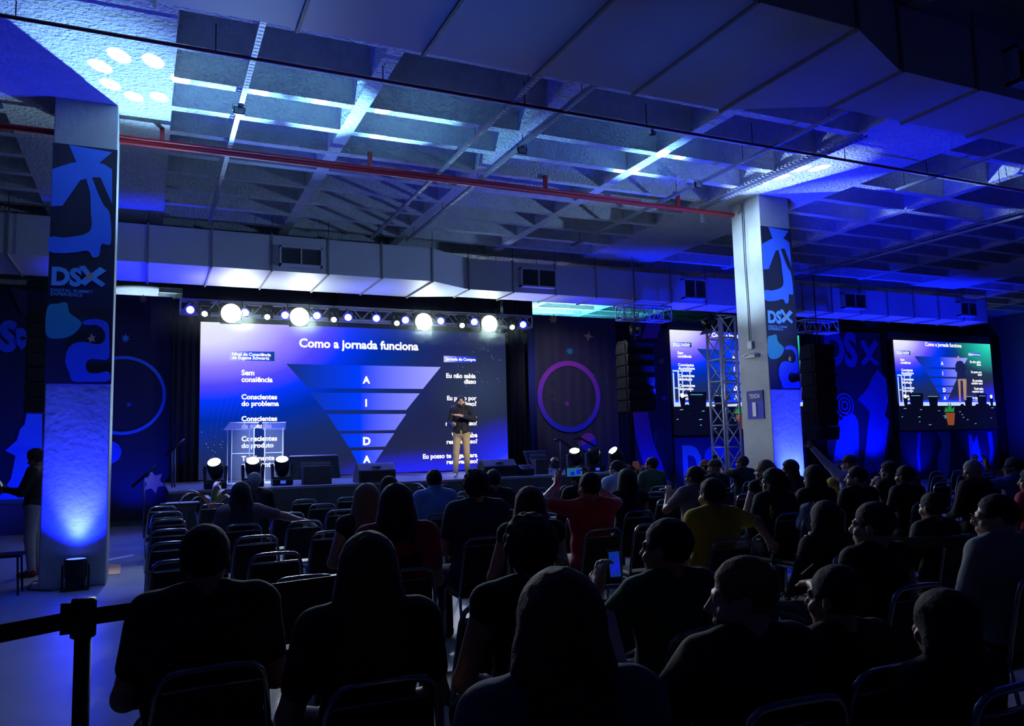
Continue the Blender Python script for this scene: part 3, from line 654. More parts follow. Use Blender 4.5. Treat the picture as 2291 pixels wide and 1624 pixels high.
put_text('logo_letters', 'DS', blue_print, P2(-60, 780)[0]-.05, P2(33, 780)[0], P2(20, 779)[1], 20.28, b, .06, zh=.72)
A20('logo_cross', [(37, 735), (50, 733), (62, 745), (62, 757), (50, 752), (44, 757), (50, 762), (62, 757), (62, 772), (48, 783), (38, 770), (36, 757)], blue_print, b, 2)
m = MB(); m.box(-7, -1.9, 19.6, 20.2, 0, .62); meta(m.build('platform', skirt_m), 'low black platform edge under the far left backdrop', 'platform')
# right of the stage: ringed backdrop
b = backdrop(9.9, 12.75, .0, 5.32, 'charcoal backdrop with a large purple-blue ring and small stars right of the stage', mat('charcoal_print', (.055, .05, .085), .75), folds=.02)
def grad_mat(name, ax, v0, v1, c0, c1):
    m_ = mat(name, (.5, .5, .5), .6); nt = m_.node_tree; N = nt.nodes.new; L = nt.links.new; bs = nt.nodes['Principled BSDF']
    tc = N('ShaderNodeTexCoord'); sp = N('ShaderNodeSeparateXYZ'); L(tc.outputs['Object'], sp.inputs[0]); mr = N('ShaderNodeMapRange'); L(sp.outputs[ax], mr.inputs[0]); mr.inputs[1].default_value = v0; mr.inputs[2].default_value = v1
    x = N('ShaderNodeMix'); x.data_type = 'RGBA'; L(mr.outputs[0], x.inputs[0]); x.inputs[6].default_value = (*c0, 1); x.inputs[7].default_value = (*c1, 1); L(x.outputs[2], bs.inputs['Base Color']); return m_
gp = grad_mat('ring_gradient_print', 2, 2.1, 3.8, (.03, .05, .85), (.48, .06, .62))
c = P2(1272, 887, 20.25); ring('printed_ring', c[0], c[1], .96, .15, 20.2, gp, b, 72)
A20('printed_star', star(1237, 714, 11, 7, .6), orange_print, b, 2)
A20('printed_star', [(1318, 740), (1319, 750), (1328, 754), (1318, 756), (1314, 764), (1312, 755), (1304, 749), (1313, 749)], orange_print, b, 2)
A20('printed_star', star(1274, 786, 10), cyan_print, b, 2); A20('printed_star', star(1268, 903, 7), magenta_print, b, 2)
A20('printed_star', [(1330, 835), (1327, 842), (1332, 848), (1322, 846), (1321, 840)], cyan_print, b, 3)
c = P2(1316, 989, 20.2); 
for a0, mt_ in ((25, magenta_print), (205, mat('ball_blue_print', (.02, .04, .8), .6))):
    m = MB(); m.v.append((c[0], 20.19, c[1])); n = 20
    for i in range(n+1): a = R(a0+180*i/n); m.v.append((c[0]+.27*math.cos(a), 20.19, c[1]+.27*math.sin(a)))
    for i in range(n): m.f.append((0, i+1, i+2))
    m.build('printed_half_disc', mt_, b, fixn=False)
for cx, cy in ((1352, 738), (1240, 880), (1357, 840), (1238, 830)):
    m = MB(); pts = []
    for i in range(40):
        tt = i/39*4*math.pi; p = P2(cx-6+5*math.cos(tt)+i*.15, cy-12+i*.9+7*math.sin(tt), 20.22); pts.append((p[0], 20.215, p[1]))
    m.tube(pts, .006, 5); m.build('printed_squiggle', mat('squiggle_line', (.16, .17, .26), .7), b)
# banner between the drape and side screen 1 (violet stripe, squiggle)
b = backdrop(13.15, 14.5, .0, 5.3, 'dark blue banner with a violet stripe behind the line array', mat('blue_black_print', (.02, .022, .09), .75), Y=20.05)
vm = grad_mat('violet_stripe_print', 2, .6, 2.6, (.02, .05, .8), (.26, .05, .4))
A20('printed_stripe', [(1415, 922), (1449, 922), (1458, 980), (1500, 1088), (1455, 1088), (1436, 1030), (1420, 970)], vm, b, 1, Y=20.05)
A20('printed_patch', [(1434, 757), (1448, 720), (1462, 704), (1482, 706), (1470, 757)], purple_print, b, 1, Y=20.05)
A20('printed_star', star(1460, 722, 9), blue_print, b, 2, Y=20.05); A20('printed_star', star(1485, 891, 7, 4, .6), blue_print, b, 2, Y=20.05)
A20('printed_star', star(1479, 808, 8, 5, .6), mat('brown_print', (.35, .22, .14), .7), b, 2, Y=20.05)
m = MB(); pts = []
for (x, y) in ((1458, 1012), (1459, 1000), (1468, 985), (1465, 968), (1457, 972), (1461, 984), (1470, 974), (1474, 958), (1476, 968), (1472, 976), (1482, 974), (1488, 970)):
    p = P2(x, y, 20.03); pts.append((p[0], 20.03, p[1]))
m.tube(pts, .012, 5); m.build('printed_squiggle', blue_print, b)
# panel under side screen 1
b = backdrop(14.6, 19.9, .0, 1.7, 'blue panel with cropped giant letters under the first side screen', mat('panel_blue', (.03, .045, .22), .7), Y=20.1)
put_text('logo_letters', 'D', lblue_print, P2(1528, 1070, 20.1)[0], P2(1572, 1070, 20.1)[0], .25, 20.08, b, .05, zh=1.3)
put_text('logo_letters', 'S', blue_print2, P2(1577, 1070, 20.1)[0], P2(1628, 1070, 20.1)[0], .25, 20.08, b, .05, zh=1.3)
# puzzle backdrop
b = backdrop(20.9, 23.75, .0, 5.25, 'dark blue backdrop with big letters and puzzle shapes left of the farthest side screen', navy2, Y=20.15)
put_text('logo_letters', 'DS', blue_print, P2(1852, 800)[0], P2(1925, 800)[0], P2(1900, 815)[1], 20.12, b, .05, zh=1.25)
A20('logo_cross', [(1922, 765), (1932, 760), (1942, 778), (1956, 760), (1965, 770), (1948, 797), (1967, 812), (1960, 820), (1945, 805), (1932, 818), (1925, 810), (1938, 795)], blue_print, b, 2, Y=20.15)
A20('printed_shape', [(1962, 826), (1982, 848), (1986, 898), (1979, 930), (1988, 940), (1975, 1050), (1930, 1065), (1940, 960), (1945, 920), (1918, 893), (1942, 865), (1950, 845)], blue_print, b, 1, Y=20.15)
A20('printed_shape', [(1856, 930), (1868, 925), (1880, 940), (1895, 925), (1912, 930), (1920, 960), (1915, 1060), (1865, 1050), (1872, 970), (1858, 955)], blue_print2, b, 1, True, Y=20.15)
c = P2(1890, 907, 20.1)
for r in (.14, .27, .40): ring('printed_ring', c[0], c[1], r, .05, 20.11, blue_print2, b, 32)
# backdrop under the farthest side screen
b = backdrop(24.3, 29.6, .0, 1.72, 'blue arch-patterned panel under the farthest side screen', mat('panel_blue2', (.02, .03, .13), .7), Y=20.1)
A20('printed_shape', [(2097, 966), (2124, 966), (2121, 1060), (2100, 1060), (2098, 1020), (2106, 992)], blue_print2, b, 1, True, Y=20.1)
A20('printed_shape', [(2165, 972), (2172, 972), (2178, 990), (2184, 970), (2190, 1000), (2200, 1040), (2208, 1060), (2170, 1060)], blue_print2, b, 1, Y=20.1)
A20('printed_arch', [(2208, 966), (2218, 966), (2224, 1010), (2220, 1064), (2210, 1064), (2214, 1010)], blue_print2, b, 1, Y=20.1)
A20('printed_arch', [(2052, 968), (2060, 968), (2056, 1010), (2060, 1060), (2053, 1060), (2050, 1010)], blue_print, b, 1, Y=20.1)

# trusses --------------------------------------------------------------------------
def truss_h(x0, x1, y, z0, z1, dy, label, pitch=.5, name='light_truss', mt=alu, r=.025):
    t = empty(name, ((x0+x1)/2, y, z0), label, 'truss', 'aluminium box trusses', world=True)
    m = MB()
    for yy in (y, y+dy):
        for zz in (z0, z1): m.tube([(x0, yy, zz), (x1, yy, zz)], r, 8)
    m.build('chords', mt, t, True)
    m = MB(); n = max(1, int(round((x1-x0)/pitch)))
    for i in range(n):
        a = x0+(x1-x0)*i/n; b = x0+(x1-x0)*(i+1)/n; c = (a+b)/2
        for yy in (y, y+dy): m.tube([(a, yy, z0), (c, yy, z1), (b, yy, z0)], r*.5, 6)
        m.tube([(a, y, z0), (c, y+dy, z0), (b, y, z0)], r*.5, 6)
    for xx in (x0, x1):
        m.tube([(xx, y, z0), (xx, y+dy, z0), (xx, y+dy, z1), (xx, y, z1), (xx, y, z0)], r*.7, 6)
    m.build('lacing', mt, t, True); return t
TY = 18.9
truss_h(.6, 9.3, TY, 4.72, 5.02, .3, 'long aluminium truss over the LED wall carrying the stage lights')
a = onY(1395, 700, 16.6); b2 = onY(1478, 690, 16.6); truss_h(a.x, a.x+1.45, 16.6, a.z-.13, a.z+.22, .35, 'short truss holding the line array right of the stage', .36)
a = onY(1802, 730, 16.6); truss_h(a.x, a.x+1.25, 16.6, a.z-.13, a.z+.2, .35, 'short truss right of the right pillar above the second line array', .36)
# tower
t = empty('truss_tower', (9.95, 12.2, 0), 'upright aluminium truss tower standing left of the right pillar', 'truss', 'aluminium box trusses', world=True)
TYy = 13.3; A_, B_ = onY(1608, 705, TYy), onY(1634, 697, TYy); x0 = A_.x; zt = 4.35; wd = .42
t.location = (x0+.2, TYy, 0)
cor = [(x0, TYy), (x0+wd, TYy), (x0+wd, TYy+wd), (x0, TYy+wd)]
zt = onY(1608, 705, TYy).z
m = MB()
for x, y in cor: m.tube([(x, y, 0), (x, y, zt)], .028, 8)
m.build('uprights', alu, t, True)
m = MB(); n = 9
for i in range(n):
    za = .05+(zt-.05)*i/n; zb = .05+(zt-.05)*(i+1)/n
    for k in range(4):
        p, q = cor[k], cor[(k+1) % 4]
        m.tube([(p[0], p[1], za), (q[0], q[1], zb)] if i % 2 else [(q[0], q[1], za), (p[0], p[1], zb)], .014, 6); m.tube([(p[0], p[1], zb), (q[0], q[1], zb)], .016, 6)
m.build('lacing', alu, t, True)

# stage lamps on the truss
white_em = emat('lamp_face_white', (255, 255, 255), 6)
def truss_par(px, py, lab):
    q = onY(px, py, TY-.12); t = empty('par_light', q, lab, 'stage light', 'round blue-rimmed wash lights on the truss')
    rot = Vector((-.25, -1, -.35)).to_track_quat('Z', 'Y').to_matrix().to_4x4()
    m = MB(); m.lathe([(.07, -.2), (.09, -.16), (.105, -.02), (.112, 0), (.112, .02), (.10, .0)], 20, rot); m.build('housing', mat('blue_lit_body', (.03, .035, .08), .5), t)
    m = MB()
    seg = 36
    pts = []
    base = len(m.v); m.v.append(tuple(rot @ Vector((0, 0, .012))))
    for k in range(seg*2):
        a = 2*math.pi*k/(seg*2); r = .078+.007*math.cos(a*12); m.v.append(tuple(rot @ Vector((r*math.cos(a), r*math.sin(a), .012))))
    for k in range(seg*2): m.f.append((0, 1+k, 1+(k+1) % (seg*2)))
    m.build('lens', white_em, t, fixn=False)
    m = MB(); m.lathe([(.087, .006), (.108, .008), (.108, .012), (.087, .01)], 24, rot); m.build('blue_rim', emat('blue_rim', (10, 20, 255), 2.2), t, fixn=False)
    m = MB(); disc(m, rot @ Vector((0, 0, .015)), rot @ Vector((0, 0, 1)), .008, 8); m.build('centre_dot', blackp, t, fixn=False)
    m = MB(); m.tube([rot @ Vector((-.14, 0, -.05)), Vector((-.13, .05, .12)), Vector((-.03, .1, .2)), Vector((.03, .1, .2)), Vector((.13, .05, .12)), rot @ Vector((.14, 0, -.05))], .01, 6); m.build('yoke', dkmetal, t)
for i, (x, y) in enumerate(((426, 693), (548, 699), (638, 705), (709, 706), (779, 710), (842, 712), (907, 716), (986, 718), (1061, 720), (1170, 726))):
    truss_par(x, y, 'round blue-rimmed wash light on the truss, %s from its left end' % ('first second third fourth fifth sixth seventh eighth ninth tenth'.split()[i]))
def truss_spot(px, py, lab):
    q = onY(px, py, TY-.05); t = empty('beam_light', q, lab, 'stage light', 'small moving beam lights hanging under the truss')
    rot = Vector((-.3, -1, -.5)).to_track_quat('Z', 'Y').to_matrix().to_4x4()
    m = MB(); m.lathe([(.05, -.2), (.08, -.16), (.085, -.02), (.085, .0), (.078, .002)], 18, rot); m.build('head', dkmetal, t, True)
    m = MB(); disc(m, rot @ Vector((0, 0, .004)), rot @ Vector((0, 0, 1)), .066, 24); m.build('lens', emat('beam_lens', (225, 245, 255), 4), t, fixn=False)
    m = MB()
    for s_ in (-1, 1): m.box(s_*.11-.012, s_*.11+.012, -.02, .05, -.04, .2)
    m.box(-.12, .12, -.04, .08, .18, .27); m.build('yoke', dkmetal, t, bevel=.006)
for i, (x, y) in enumerate(((458, 702), (598, 709), (747, 715), (888, 723), (1034, 728), (1146, 732))):
    truss_spot(x, y, 'small round beam light under the truss, %s from its left end' % ('first second third fourth fifth sixth'.split()[i]))
for i, (x, y) in enumerate(((517, 701), (670, 709), (948, 720), (1095, 724))):
    q = onY(x, y, TY-.2); t = empty('blinder', q, 'dazzling square white blinder on the truss, %s from its left end' % ('first second third fourth'.split()[i]), 'stage light', 'square white blinders on the truss')
    m = MB(); m.box(-.23, .23, 0, .12, -.23, .23); m.build('housing', dkmetal, t, bevel=.02)
    m = MB(); m.lathe([(.001, 0), (.215, 0), (.215, .012), (.001, .014)], 32, Matrix.Rotation(R(90), 4, 'X')); m.build('led_panel', emat('blinder_face', (248, 255, 252), 12), t, bevel=.0)
    m = MB(); m.tube([(-.25, .06, 0), (-.25, .16, .42), (.25, .16, .42), (.25, .06, 0)], .012, 6); m.build('yoke', dkmetal, t)

# floor moving heads
def moving_head(pos, aim, lab, lit=True, s=1.):
    t = empty('moving_head', (pos[0], pos[1], SZ), lab, 'stage light', 'moving-head lights standing on the stage floor')
    m = MB(); m.box(-.19*s, .19*s, -.15*s, .15*s, 0, .12*s); m.build('base', dkmetal, t, bevel=.02); 
    m = MB(); m.box(-.05, .05, -.153*s, -.149*s, .03, .09); m.build('display', emat('lamp_display', (60, 90, 230), .9), t)
    m = MB()
    for k in (-1, 1):
        m.poly([(k*.15*s, .12*s), (k*.20*s, .12*s), (k*.21*s, .40*s), (k*.17*s, .42*s), (k*.155*s, .38*s)], -.05*s, .05*s)
    m.box(-.19*s, .19*s, -.06*s, .06*s, .10*s, .16*s); m.build('yoke', mat('dark_grey_plastic', (.03, .03, .033), .45), t, bevel=.01)
    hz = pos[2]-SZ
    rot = Vector(aim).normalized().to_track_quat('Z', 'Y').to_matrix().to_4x4(); mm = Matrix.Translation((0, 0, .36*s)) @ rot
    m = MB(); m.lathe([(.06*s, -.2*s), (.115*s, -.17*s), (.135*s, -.05*s), (.14*s, .08*s), (.125*s, .16*s), (.12*s, .16*s), (.115*s, .155*s)], 24, mm); m.build('head', dkmetal, t, True)
    m = MB(); disc(m, mm @ Vector((0, 0, .158*s)), rot @ Vector((0, 0, 1)), .112*s, 28); m.build('lens', emat('moving_head_lens', (235, 250, 255), 7) if lit else mat('dead_lens', (.02, .02, .025), .08, coat=1), t, fixn=False)
    return t
moving_head(HEADS_L[0]+Vector((0, 0, 0)), (-.25, -.8, 1), 'lit moving head farthest left on the stage beside the potted plant')
moving_head(HEADS_L[1], (-.1, -.75, 1), 'lit moving head in the middle of the left three on the stage, before the lectern')
moving_head(HEADS_L[2], (-.1, -.6, 1), 'lit moving head right beside the big monitor on the stage')
moving_head(HEADS_R[0], (-.35, -.55, 1), 'lit moving head on the right of the stage before the stair rail')
moving_head(HEADS_R[1], (-.1, -.2, 1), 'unlit moving head between two lit ones on the right of the stage', False, 1.05)
moving_head(HEADS_R[2], (-.9, -.2, .9), 'lit moving head at the right corner of the stage')

# things on stage ------------------------------------------------------------------
def clear(name, rgb, a):
    m_ = bpy.data.materials.new(name); m_.use_nodes = True; nt = m_.node_tree; nt.nodes.clear(); N = nt.nodes.new; L = nt.links.new
    tr = N('ShaderNodeBsdfTransparent'); pb = N('ShaderNodeBsdfPrincipled'); pb.inputs['Base Color'].default_value = (*rgb, 1); pb.inputs['Roughness'].default_value = .2; mx = N('ShaderNodeMixShader'); mx.inputs[0].default_value = a
    L(tr.outputs[0], mx.inputs[1]); L(pb.outputs[0], mx.inputs[2]); o_ = N('ShaderNodeOutputMaterial'); L(mx.outputs[0], o_.inputs[0]); return m_
glass = clear('clear_acrylic', (.5, .6, 1), .12); hazy = clear('hazy_acrylic', (.75, .8, 1), .5)
edge = mat('acrylic_edge', (.5, .6, .9), .2, emit=None); edgem = mat('frosted_acrylic_edge', (.85, .9, 1), .4)
def lectern(x, y, wdt, lab, rz):
    t = empty('lectern', (x, y, SZ), lab, 'lectern', 'clear acrylic lecterns on the stage', rz)
    h = 1.13; hw = wdt/2
    m = MB()
    for s_ in (-1, 1): m.box(s_*hw*.78-.006, s_*hw*.78+.006, -.15, .18, .03, h)
    m.build('side_panel', glass, t)
    m = MB(); m.box(-hw*.78, hw*.78, -.16, -.148, .03, h); m.build('front_panel', glass, t)
    m = MB()
    for s_ in (-1, 1):
        for yy in (-.155, .18): m.tube([(s_*hw*.78, yy, .03), (s_*hw*.78, yy, h)], .012, 6)
    m.tube([(-hw*.78, -.155, .62), (hw*.78, -.155, .62)], .010, 6); m.build('edge', edgem, t)
    m = MB(); m.box(-hw*.75, hw*.75, -.14, .17, .61, .622); m.build('shelf', glass, t)
    m = MB(); m.prism([(-hw, -.26, h+.10), (hw, -.26, h+.10), (hw, .24, h-.02), (-hw, .24, h-.02)], (0, 0, .015)); m.build('reading_top', hazy, t)
    m = MB(); m.tube([(-hw, .24, h-.02), (-hw, -.26, h+.10), (hw, -.26, h+.10), (hw, .24, h-.02), (-hw, .24, h-.02)], .012, 6); m.build('top_edge', edgem, t)
    m = MB(); m.box(-hw, hw, -.22, .24, 0, .03); m.build('foot', edgem, t, bevel=.006)
q = onY(538, 1075, 16.9); lectern(q.x, 16.9, .56, 'clear acrylic lectern on the left, partly behind the moving heads', .15)
q = onY(612, 1072, 17.1); lectern(q.x, 17.1, .46, 'brightly lit clear acrylic lectern standing nearest the big monitor', -.12)
m = MB(); q = onY(605, 958, 17.1)
def monitor(px0, px1, pyt, pyb, Y, lab, boxpx, k):
    a, b = onY(px0, pyt, Y), onY(px1, pyb, Y)
    t = empty('confidence_monitor', ((a.x+b.x)/2, Y, SZ), lab, 'monitor', 'confidence monitors seen from behind at the stage edge', world=True)
    m = MB(); m.prism([(a.x, Y, b.z), (b.x, Y, b.z), (b.x, Y+.25, a.z), (a.x, Y+.25, a.z)], (0, .06, .02)); m.build('back_shell', blackp, t, bevel=.02)
    m = MB(); zz = a.z*.55+b.z*.45; m.prism([(a.x+.25*(b.x-a.x)*.6, Y-.03, b.z+.02), (b.x-.25*(b.x-a.x)*.6, Y-.03, b.z+.02), (b.x-.15*(b.x-a.x), Y+.1, zz), (a.x+.15*(b.x-a.x), Y+.1, zz)], (0, .06, 0)); m.build('rear_housing', mat('charcoal_plastic', (.02, .02, .024), .5), t, bevel=.015)
    m = MB(); m.box(a.x+.2*(b.x-a.x), b.x-.2*(b.x-a.x), Y+.08, Y+.12, zz+.03, zz+.09); m.build('port_strip', mat('grey_strip', (.16, .16, .17), .4), t)
    c, d = onY(boxpx[0], boxpx[2], Y-.2), onY(boxpx[1], boxpx[3], Y-.2)
    s = empty('box_stand', ((c.x+d.x)/2, Y-.2, SZ), 'plain dark box supporting the %s monitor' % k, 'box', 'plain dark boxes behind the monitors', world=True)
    m = MB(); m.box(c.x, d.x, Y-.22, Y-.02, SZ, c.z); m.build('box', skirt_m, s, bevel=.008)
monitor(652, 763, 1021, 1070, 15.75, 'large black monitor seen from behind, left of the centre wedge speaker', (678, 742, 1043, 1083), 'large left')
monitor(1182, 1236, 1010, 1040, 16.0, 'smaller black monitor seen from behind at the right of the stage', (1198, 1227, 1028, 1063), 'smaller right')
def wedge(px0, px1, pyt, pyb, Y, lab, mt, sk=0):
    a, b = onY(px0, pyt, Y), onY(px1, pyb, Y); x0, x1 = a.x, b.x; h = a.z-SZ
    t = empty('wedge_speaker', ((x0+x1)/2, Y, SZ), lab, 'speaker', 'floor wedge speakers on the stage edge', world=True)
    m = MB(); m.v = []; prof = [(0, 0), (0, h*.62), (.16, h), (.30, h*.96), (.52, .08), (.52, 0)]
    n = len(prof); m.add([(x0, Y+y, SZ+z) for y, z in prof]+[(x1, Y+y, SZ+z) for y, z in prof], [tuple(range(n)), tuple(reversed(range(n, 2*n)))]+[(i, n+i, n+(i+1) % n, (i+1) % n) for i in range(n)])
    m.build('cabinet', mt, t, bevel=.012)
    m = MB(); m.box(x0+.04, x1-.04, Y-.008, Y, SZ+.04, SZ+h*.55); m.build('rear_panel', blackp, t)
    m = MB(); xc = (x0+x1)/2; m.box(xc-.08, xc+.08, Y+.06, Y+.10, SZ+h*.80, SZ+h*.83); m.build('handle', blackp, t)
cab = mat('speaker_cabinet_paint', (.028, .03, .036), .5, bump=.2, bscale=90)
wedge(803, 886, 1037, 1082, 15.25, 'black wedge speaker at the centre of the stage edge', cab)
wedge(1083, 1158, 1029, 1069, 15.45, 'black wedge speaker right of the presenter', cab)
wedge(1166, 1196, 1040, 1066, 15.35, 'small dark wedge speaker between the right wedge and the small monitor', blackp)

# line arrays
def line_array(x0, x1, Y, zt, zb, n, lab):
    t = empty('line_array', ((x0+x1)/2, Y, zb), lab, 'speaker', 'hanging line-array loudspeakers', world=True); h = (zt-zb)/n
    for i in range(n):
        z1 = zt-i*h; z0 = z1-h+.015; off = .03*i*i/n; m = MB()
        m.prism([(x0, Y+.06+off*.1, z0), (x1, Y+.06, z0), (x1, Y, z1), (x0, Y, z1)], (0, .55, 0)); m.build('cabinet', blackp, t, bevel=.01)
        for xx in (x0-.02, x1+.005): m = MB(); m.box(xx, xx+.015, Y+.12, Y+.4, z0+.03, z1-.03); m.build('side_plate', dkmetal, t)
    m = MB(); m.box(x0, x1, Y+.05, Y+.5, zt, zt+.05); m.tube([((x0+x1)/2, Y+.25, zt), ((x0+x1)/2, Y+.25, 6.22)], .015, 6); m.build('rigging_frame', dkmetal, t)
a, b = onY(1424, 765, 16.35), onY(1470, 921, 16.35); line_array(a.x-.25, b.x, 16.35, a.z, b.z, 6, 'black line array hanging right of the stage in front of the violet stripe')
a, b = onY(1828, 772, 16.35), onY(1880, 960, 16.35); line_array(a.x-.1, b.x, 16.35, a.z, b.z-.3, 7, 'black line array hanging right of the right pillar')
a, b = onY(62, 690, 15.6), onY(100, 924, 15.6); line_array(a.x, b.x+.25, 15.6, a.z, b.z, 7, 'black line array hanging at the left, half hidden by the left pillar')
# fixture hanging over the centre array, lamp near the tower
a = onY(1420, 738, 16.4); t = empty('hanging_motor', a, 'black hoist motor with a yellow mark above the line array right of the stage', 'hoist')
m = MB(); m.lathe([(.06, -.16), (.13, -.12), (.14, .08), (.08, .16), (.02, .18)], 14); m.build('body', blackp, t, True)
m = MB(); m.box(-.04, .04, -.15, -.135, -.02, .05); m.build('sticker', mat('yellow_sticker', (.5, .5, .03), .5), t)
m = MB(); m.tube([(0, 0, .18), (0, .0, 6.22-a.z)], .012, 6); m.build('chain', steel, t)
q = onY(1583, 722, 13.2); t = empty('profile_light', q, 'black barn-door lamp clamped to the top of the truss tower', 'stage light')
rot = Vector((-.75, -.2, -.5)).to_track_quat('Z', 'Y').to_matrix().to_4x4()
m = MB(); m.lathe([(.05, -.22), (.09, -.18), (.10, .05), (.12, .06)], 16, rot); m.build('housing', blackp, t, True)
m = MB(); m.add([rot @ Vector(v) for v in ((-.13, .12, .06), (.13, .12, .06), (.16, .16, .2), (-.16, .16, .2))], [(0, 1, 2, 3)]); m.add([rot @ Vector(v) for v in ((-.13, -.12, .06), (.13, -.12, .06), (.16, -.16, .2), (-.16, -.16, .2))], [(3, 2, 1, 0)]); m.build('barn_doors', mat('teal_grey_flap', (.05, .08, .09), .5), t, fixn=False)
m = MB(); m.tube([(0, 0, .1), (.1, .05, .2), (x0+.02-q.x, .1, .14)], .018, 6); m.build('clamp', dkmetal, t)

# stair rails
def rail(pts, posts, Y, lab, r=.022):
    P = [onY(x, y, Y) for x, y in pts]; t = empty('handrail', (P[0].x, Y, SZ*.5), lab, 'handrail', 'dark metal stair handrails', world=True)
    m = MB(); m.tube(P, r*1.25, 8); m.build('rail', dkmetal if True else alu, t, True)
    m = MB()
    for x, y0, y1 in posts: a, b = onY(x, y0, Y), onY(x, y1, Y); m.tube([a, b], r*.8, 8)
    m.build('posts', mat('post_metal', (.12, .13, .15), .35, .7), t, True)
rail([(1240, 985), (1253, 983), (1285, 1008), (1318, 1022)], [(1254, 984, 1050), (1300, 1014, 1052)], 16.7, 'dark stair handrail right of the stage, the lower-left of a pair')
rail([(1283, 982), (1296, 979), (1320, 992), (1345, 1008)], [(1297, 981, 1048), (1338, 1002, 1050)], 17.3, 'dark stair handrail right of the stage, the upper-right of a pair')
rail([(295, 1090), (325, 1063), (350, 1041)], [(322, 1066, 1204)], 16.6, 'dark handrail in front of the orange star, left of the stage')
rail([(372, 1018), (391, 1000), (414, 983)], [(385, 1006, 1110), (391, 1003, 1108)], 16.9, 'dark handrail rising to the left edge of the stage')
# side table with papers, left of the stage
q = onY(404, 1112, 14.2); t = empty('side_table', (q.x, q.y, 0), 'small dark table with blue-lit papers left of the stage', 'table')
m = MB(); m.box(-.3, .3, -.25, .25, .77, .8); m.build('table_top', dkmetal, t)
for sx in (-1, 1):
    for sy in (-1, 1): m = MB(); m.tube([(sx*.27, sy*.22, 0), (sx*.27, sy*.22, .77)], .015, 6); m.build('leg', dkmetal, t)
m = MB()
m.prism([(q.x-.24, q.y-.18, .803), (q.x+.26, q.y-.2, .803), (q.x+.28, q.y+.15, .803), (q.x-.2, q.y+.18, .803)], (0, 0, .006))
meta(m.build('paper_sheets', mat('paper_white', (.8, .8, .8), .7)), 'white papers lying on the small table left of the stage', 'papers')

# plants
def leafy(name, base, lab, leaves, pot=None, grp=None):
    t = empty(name, base, lab, 'plant', grp)
    if pot:
        m = MB(); r, h = pot; m.lathe([(r*.7, 0), (r, h*.9), (r*1.08, h), (r*.95, h), (r*.9, h*.92)], 20); m.build('pot', mat('glazed_white_pot', (.6, .62, .66), .15, coat=.5), t, True)
    z0 = pot[1]*.9 if pot else 0
    for az, tilt, L, wd, mt in leaves:
        m = MB(); n = 8; d = Vector((math.cos(az), math.sin(az), 0)); s = Vector((-math.sin(az), math.cos(az), 0)); base_i = 0
        for i in range(n+1):
            u = i/n; ang = tilt+(1.1*u*u); p = Vector((0, 0, z0))+d*(L*u*math.sin(ang)*.9)+Vector((0, 0, L*u*math.cos(ang*.8))); ww = wd*math.sin(math.pi*min(1, u*.85+.12)); m.v += [tuple(p-s*ww+Vector((0, 0, ww*.3))), tuple(p), tuple(p+s*ww+Vector((0, 0, ww*.3)))]
        for i in range(n): m.f += [(3*i, 3*i+1, 3*i+4, 3*i+3), (3*i+1, 3*i+2, 3*i+5, 3*i+4)]
        m.build('leaf', mt, t, True, fixn=False)
lo_, lg, lr, ly = mat('orange_leaf', (.55, .20, .05), .4), mat('green_leaf', (.10, .30, .06), .4), mat('red_leaf', (.45, .06, .04), .4), mat('yellow_leaf', (.55, .45, .10), .4)
random.seed(5)
q = onY(478, 1125, 14.4); ms = [lo_, lr, ly, lg, lo_, lg, ly, lr, lg, lo_, lr, ly, lo_, lg]
leafy('potted_bromeliad', (q.x-.02, 14.35, 0), 'orange and green bromeliad in a glossy pale pot at the left front of the stage', [(random.random()*6.3, .15+.5*random.random(), .55+.4*random.random(), .035+.02*random.random(), ms[i]) for i in range(14)], (.26, .62), 'leafy plants along the stage')
q = onY(955, 1080, 14.75)
leafy('potted_spiky_plant', (q.x+.02, 14.7, 0), 'spiky plant at the stage edge left of the presenter, behind a blue-shirted man', [(random.random()*6.3, .1+.9*random.random(), .35+.4*random.random(), .02, [lg, lr, edgem, lo_][i % 4]) for i in range(14)], (.2, .70), 'leafy plants along the stage')
q = onY(1424, 1062, 17.2)
leafy('potted_broadleaf_plant', (q.x, 17.2, 0), 'broad orange-brown leafed plant at the right corner of the stage', [(random.random()*6.3, .1+.8*random.random(), .5+.15*random.random(), .09, [lo_, mat('brown_leaf', (.25, .14, .05), .5)][i % 2]) for i in range(11)], (.16, .78), 'leafy plants along the stage')
q = onY(1228, 1040, 16.6)
leafy('yellow_flower', (q.x+.03, 16.6, SZ), 'small yellow flowering stem beside the smaller monitor box', [(random.random()*6.3, .05+.3*random.random(), .25+.2*random.random(), .03, mat('yellow_petal', (.75, .5, .08), .5)) for i in range(6)], (.06, .1), 'leafy plants along the stage')

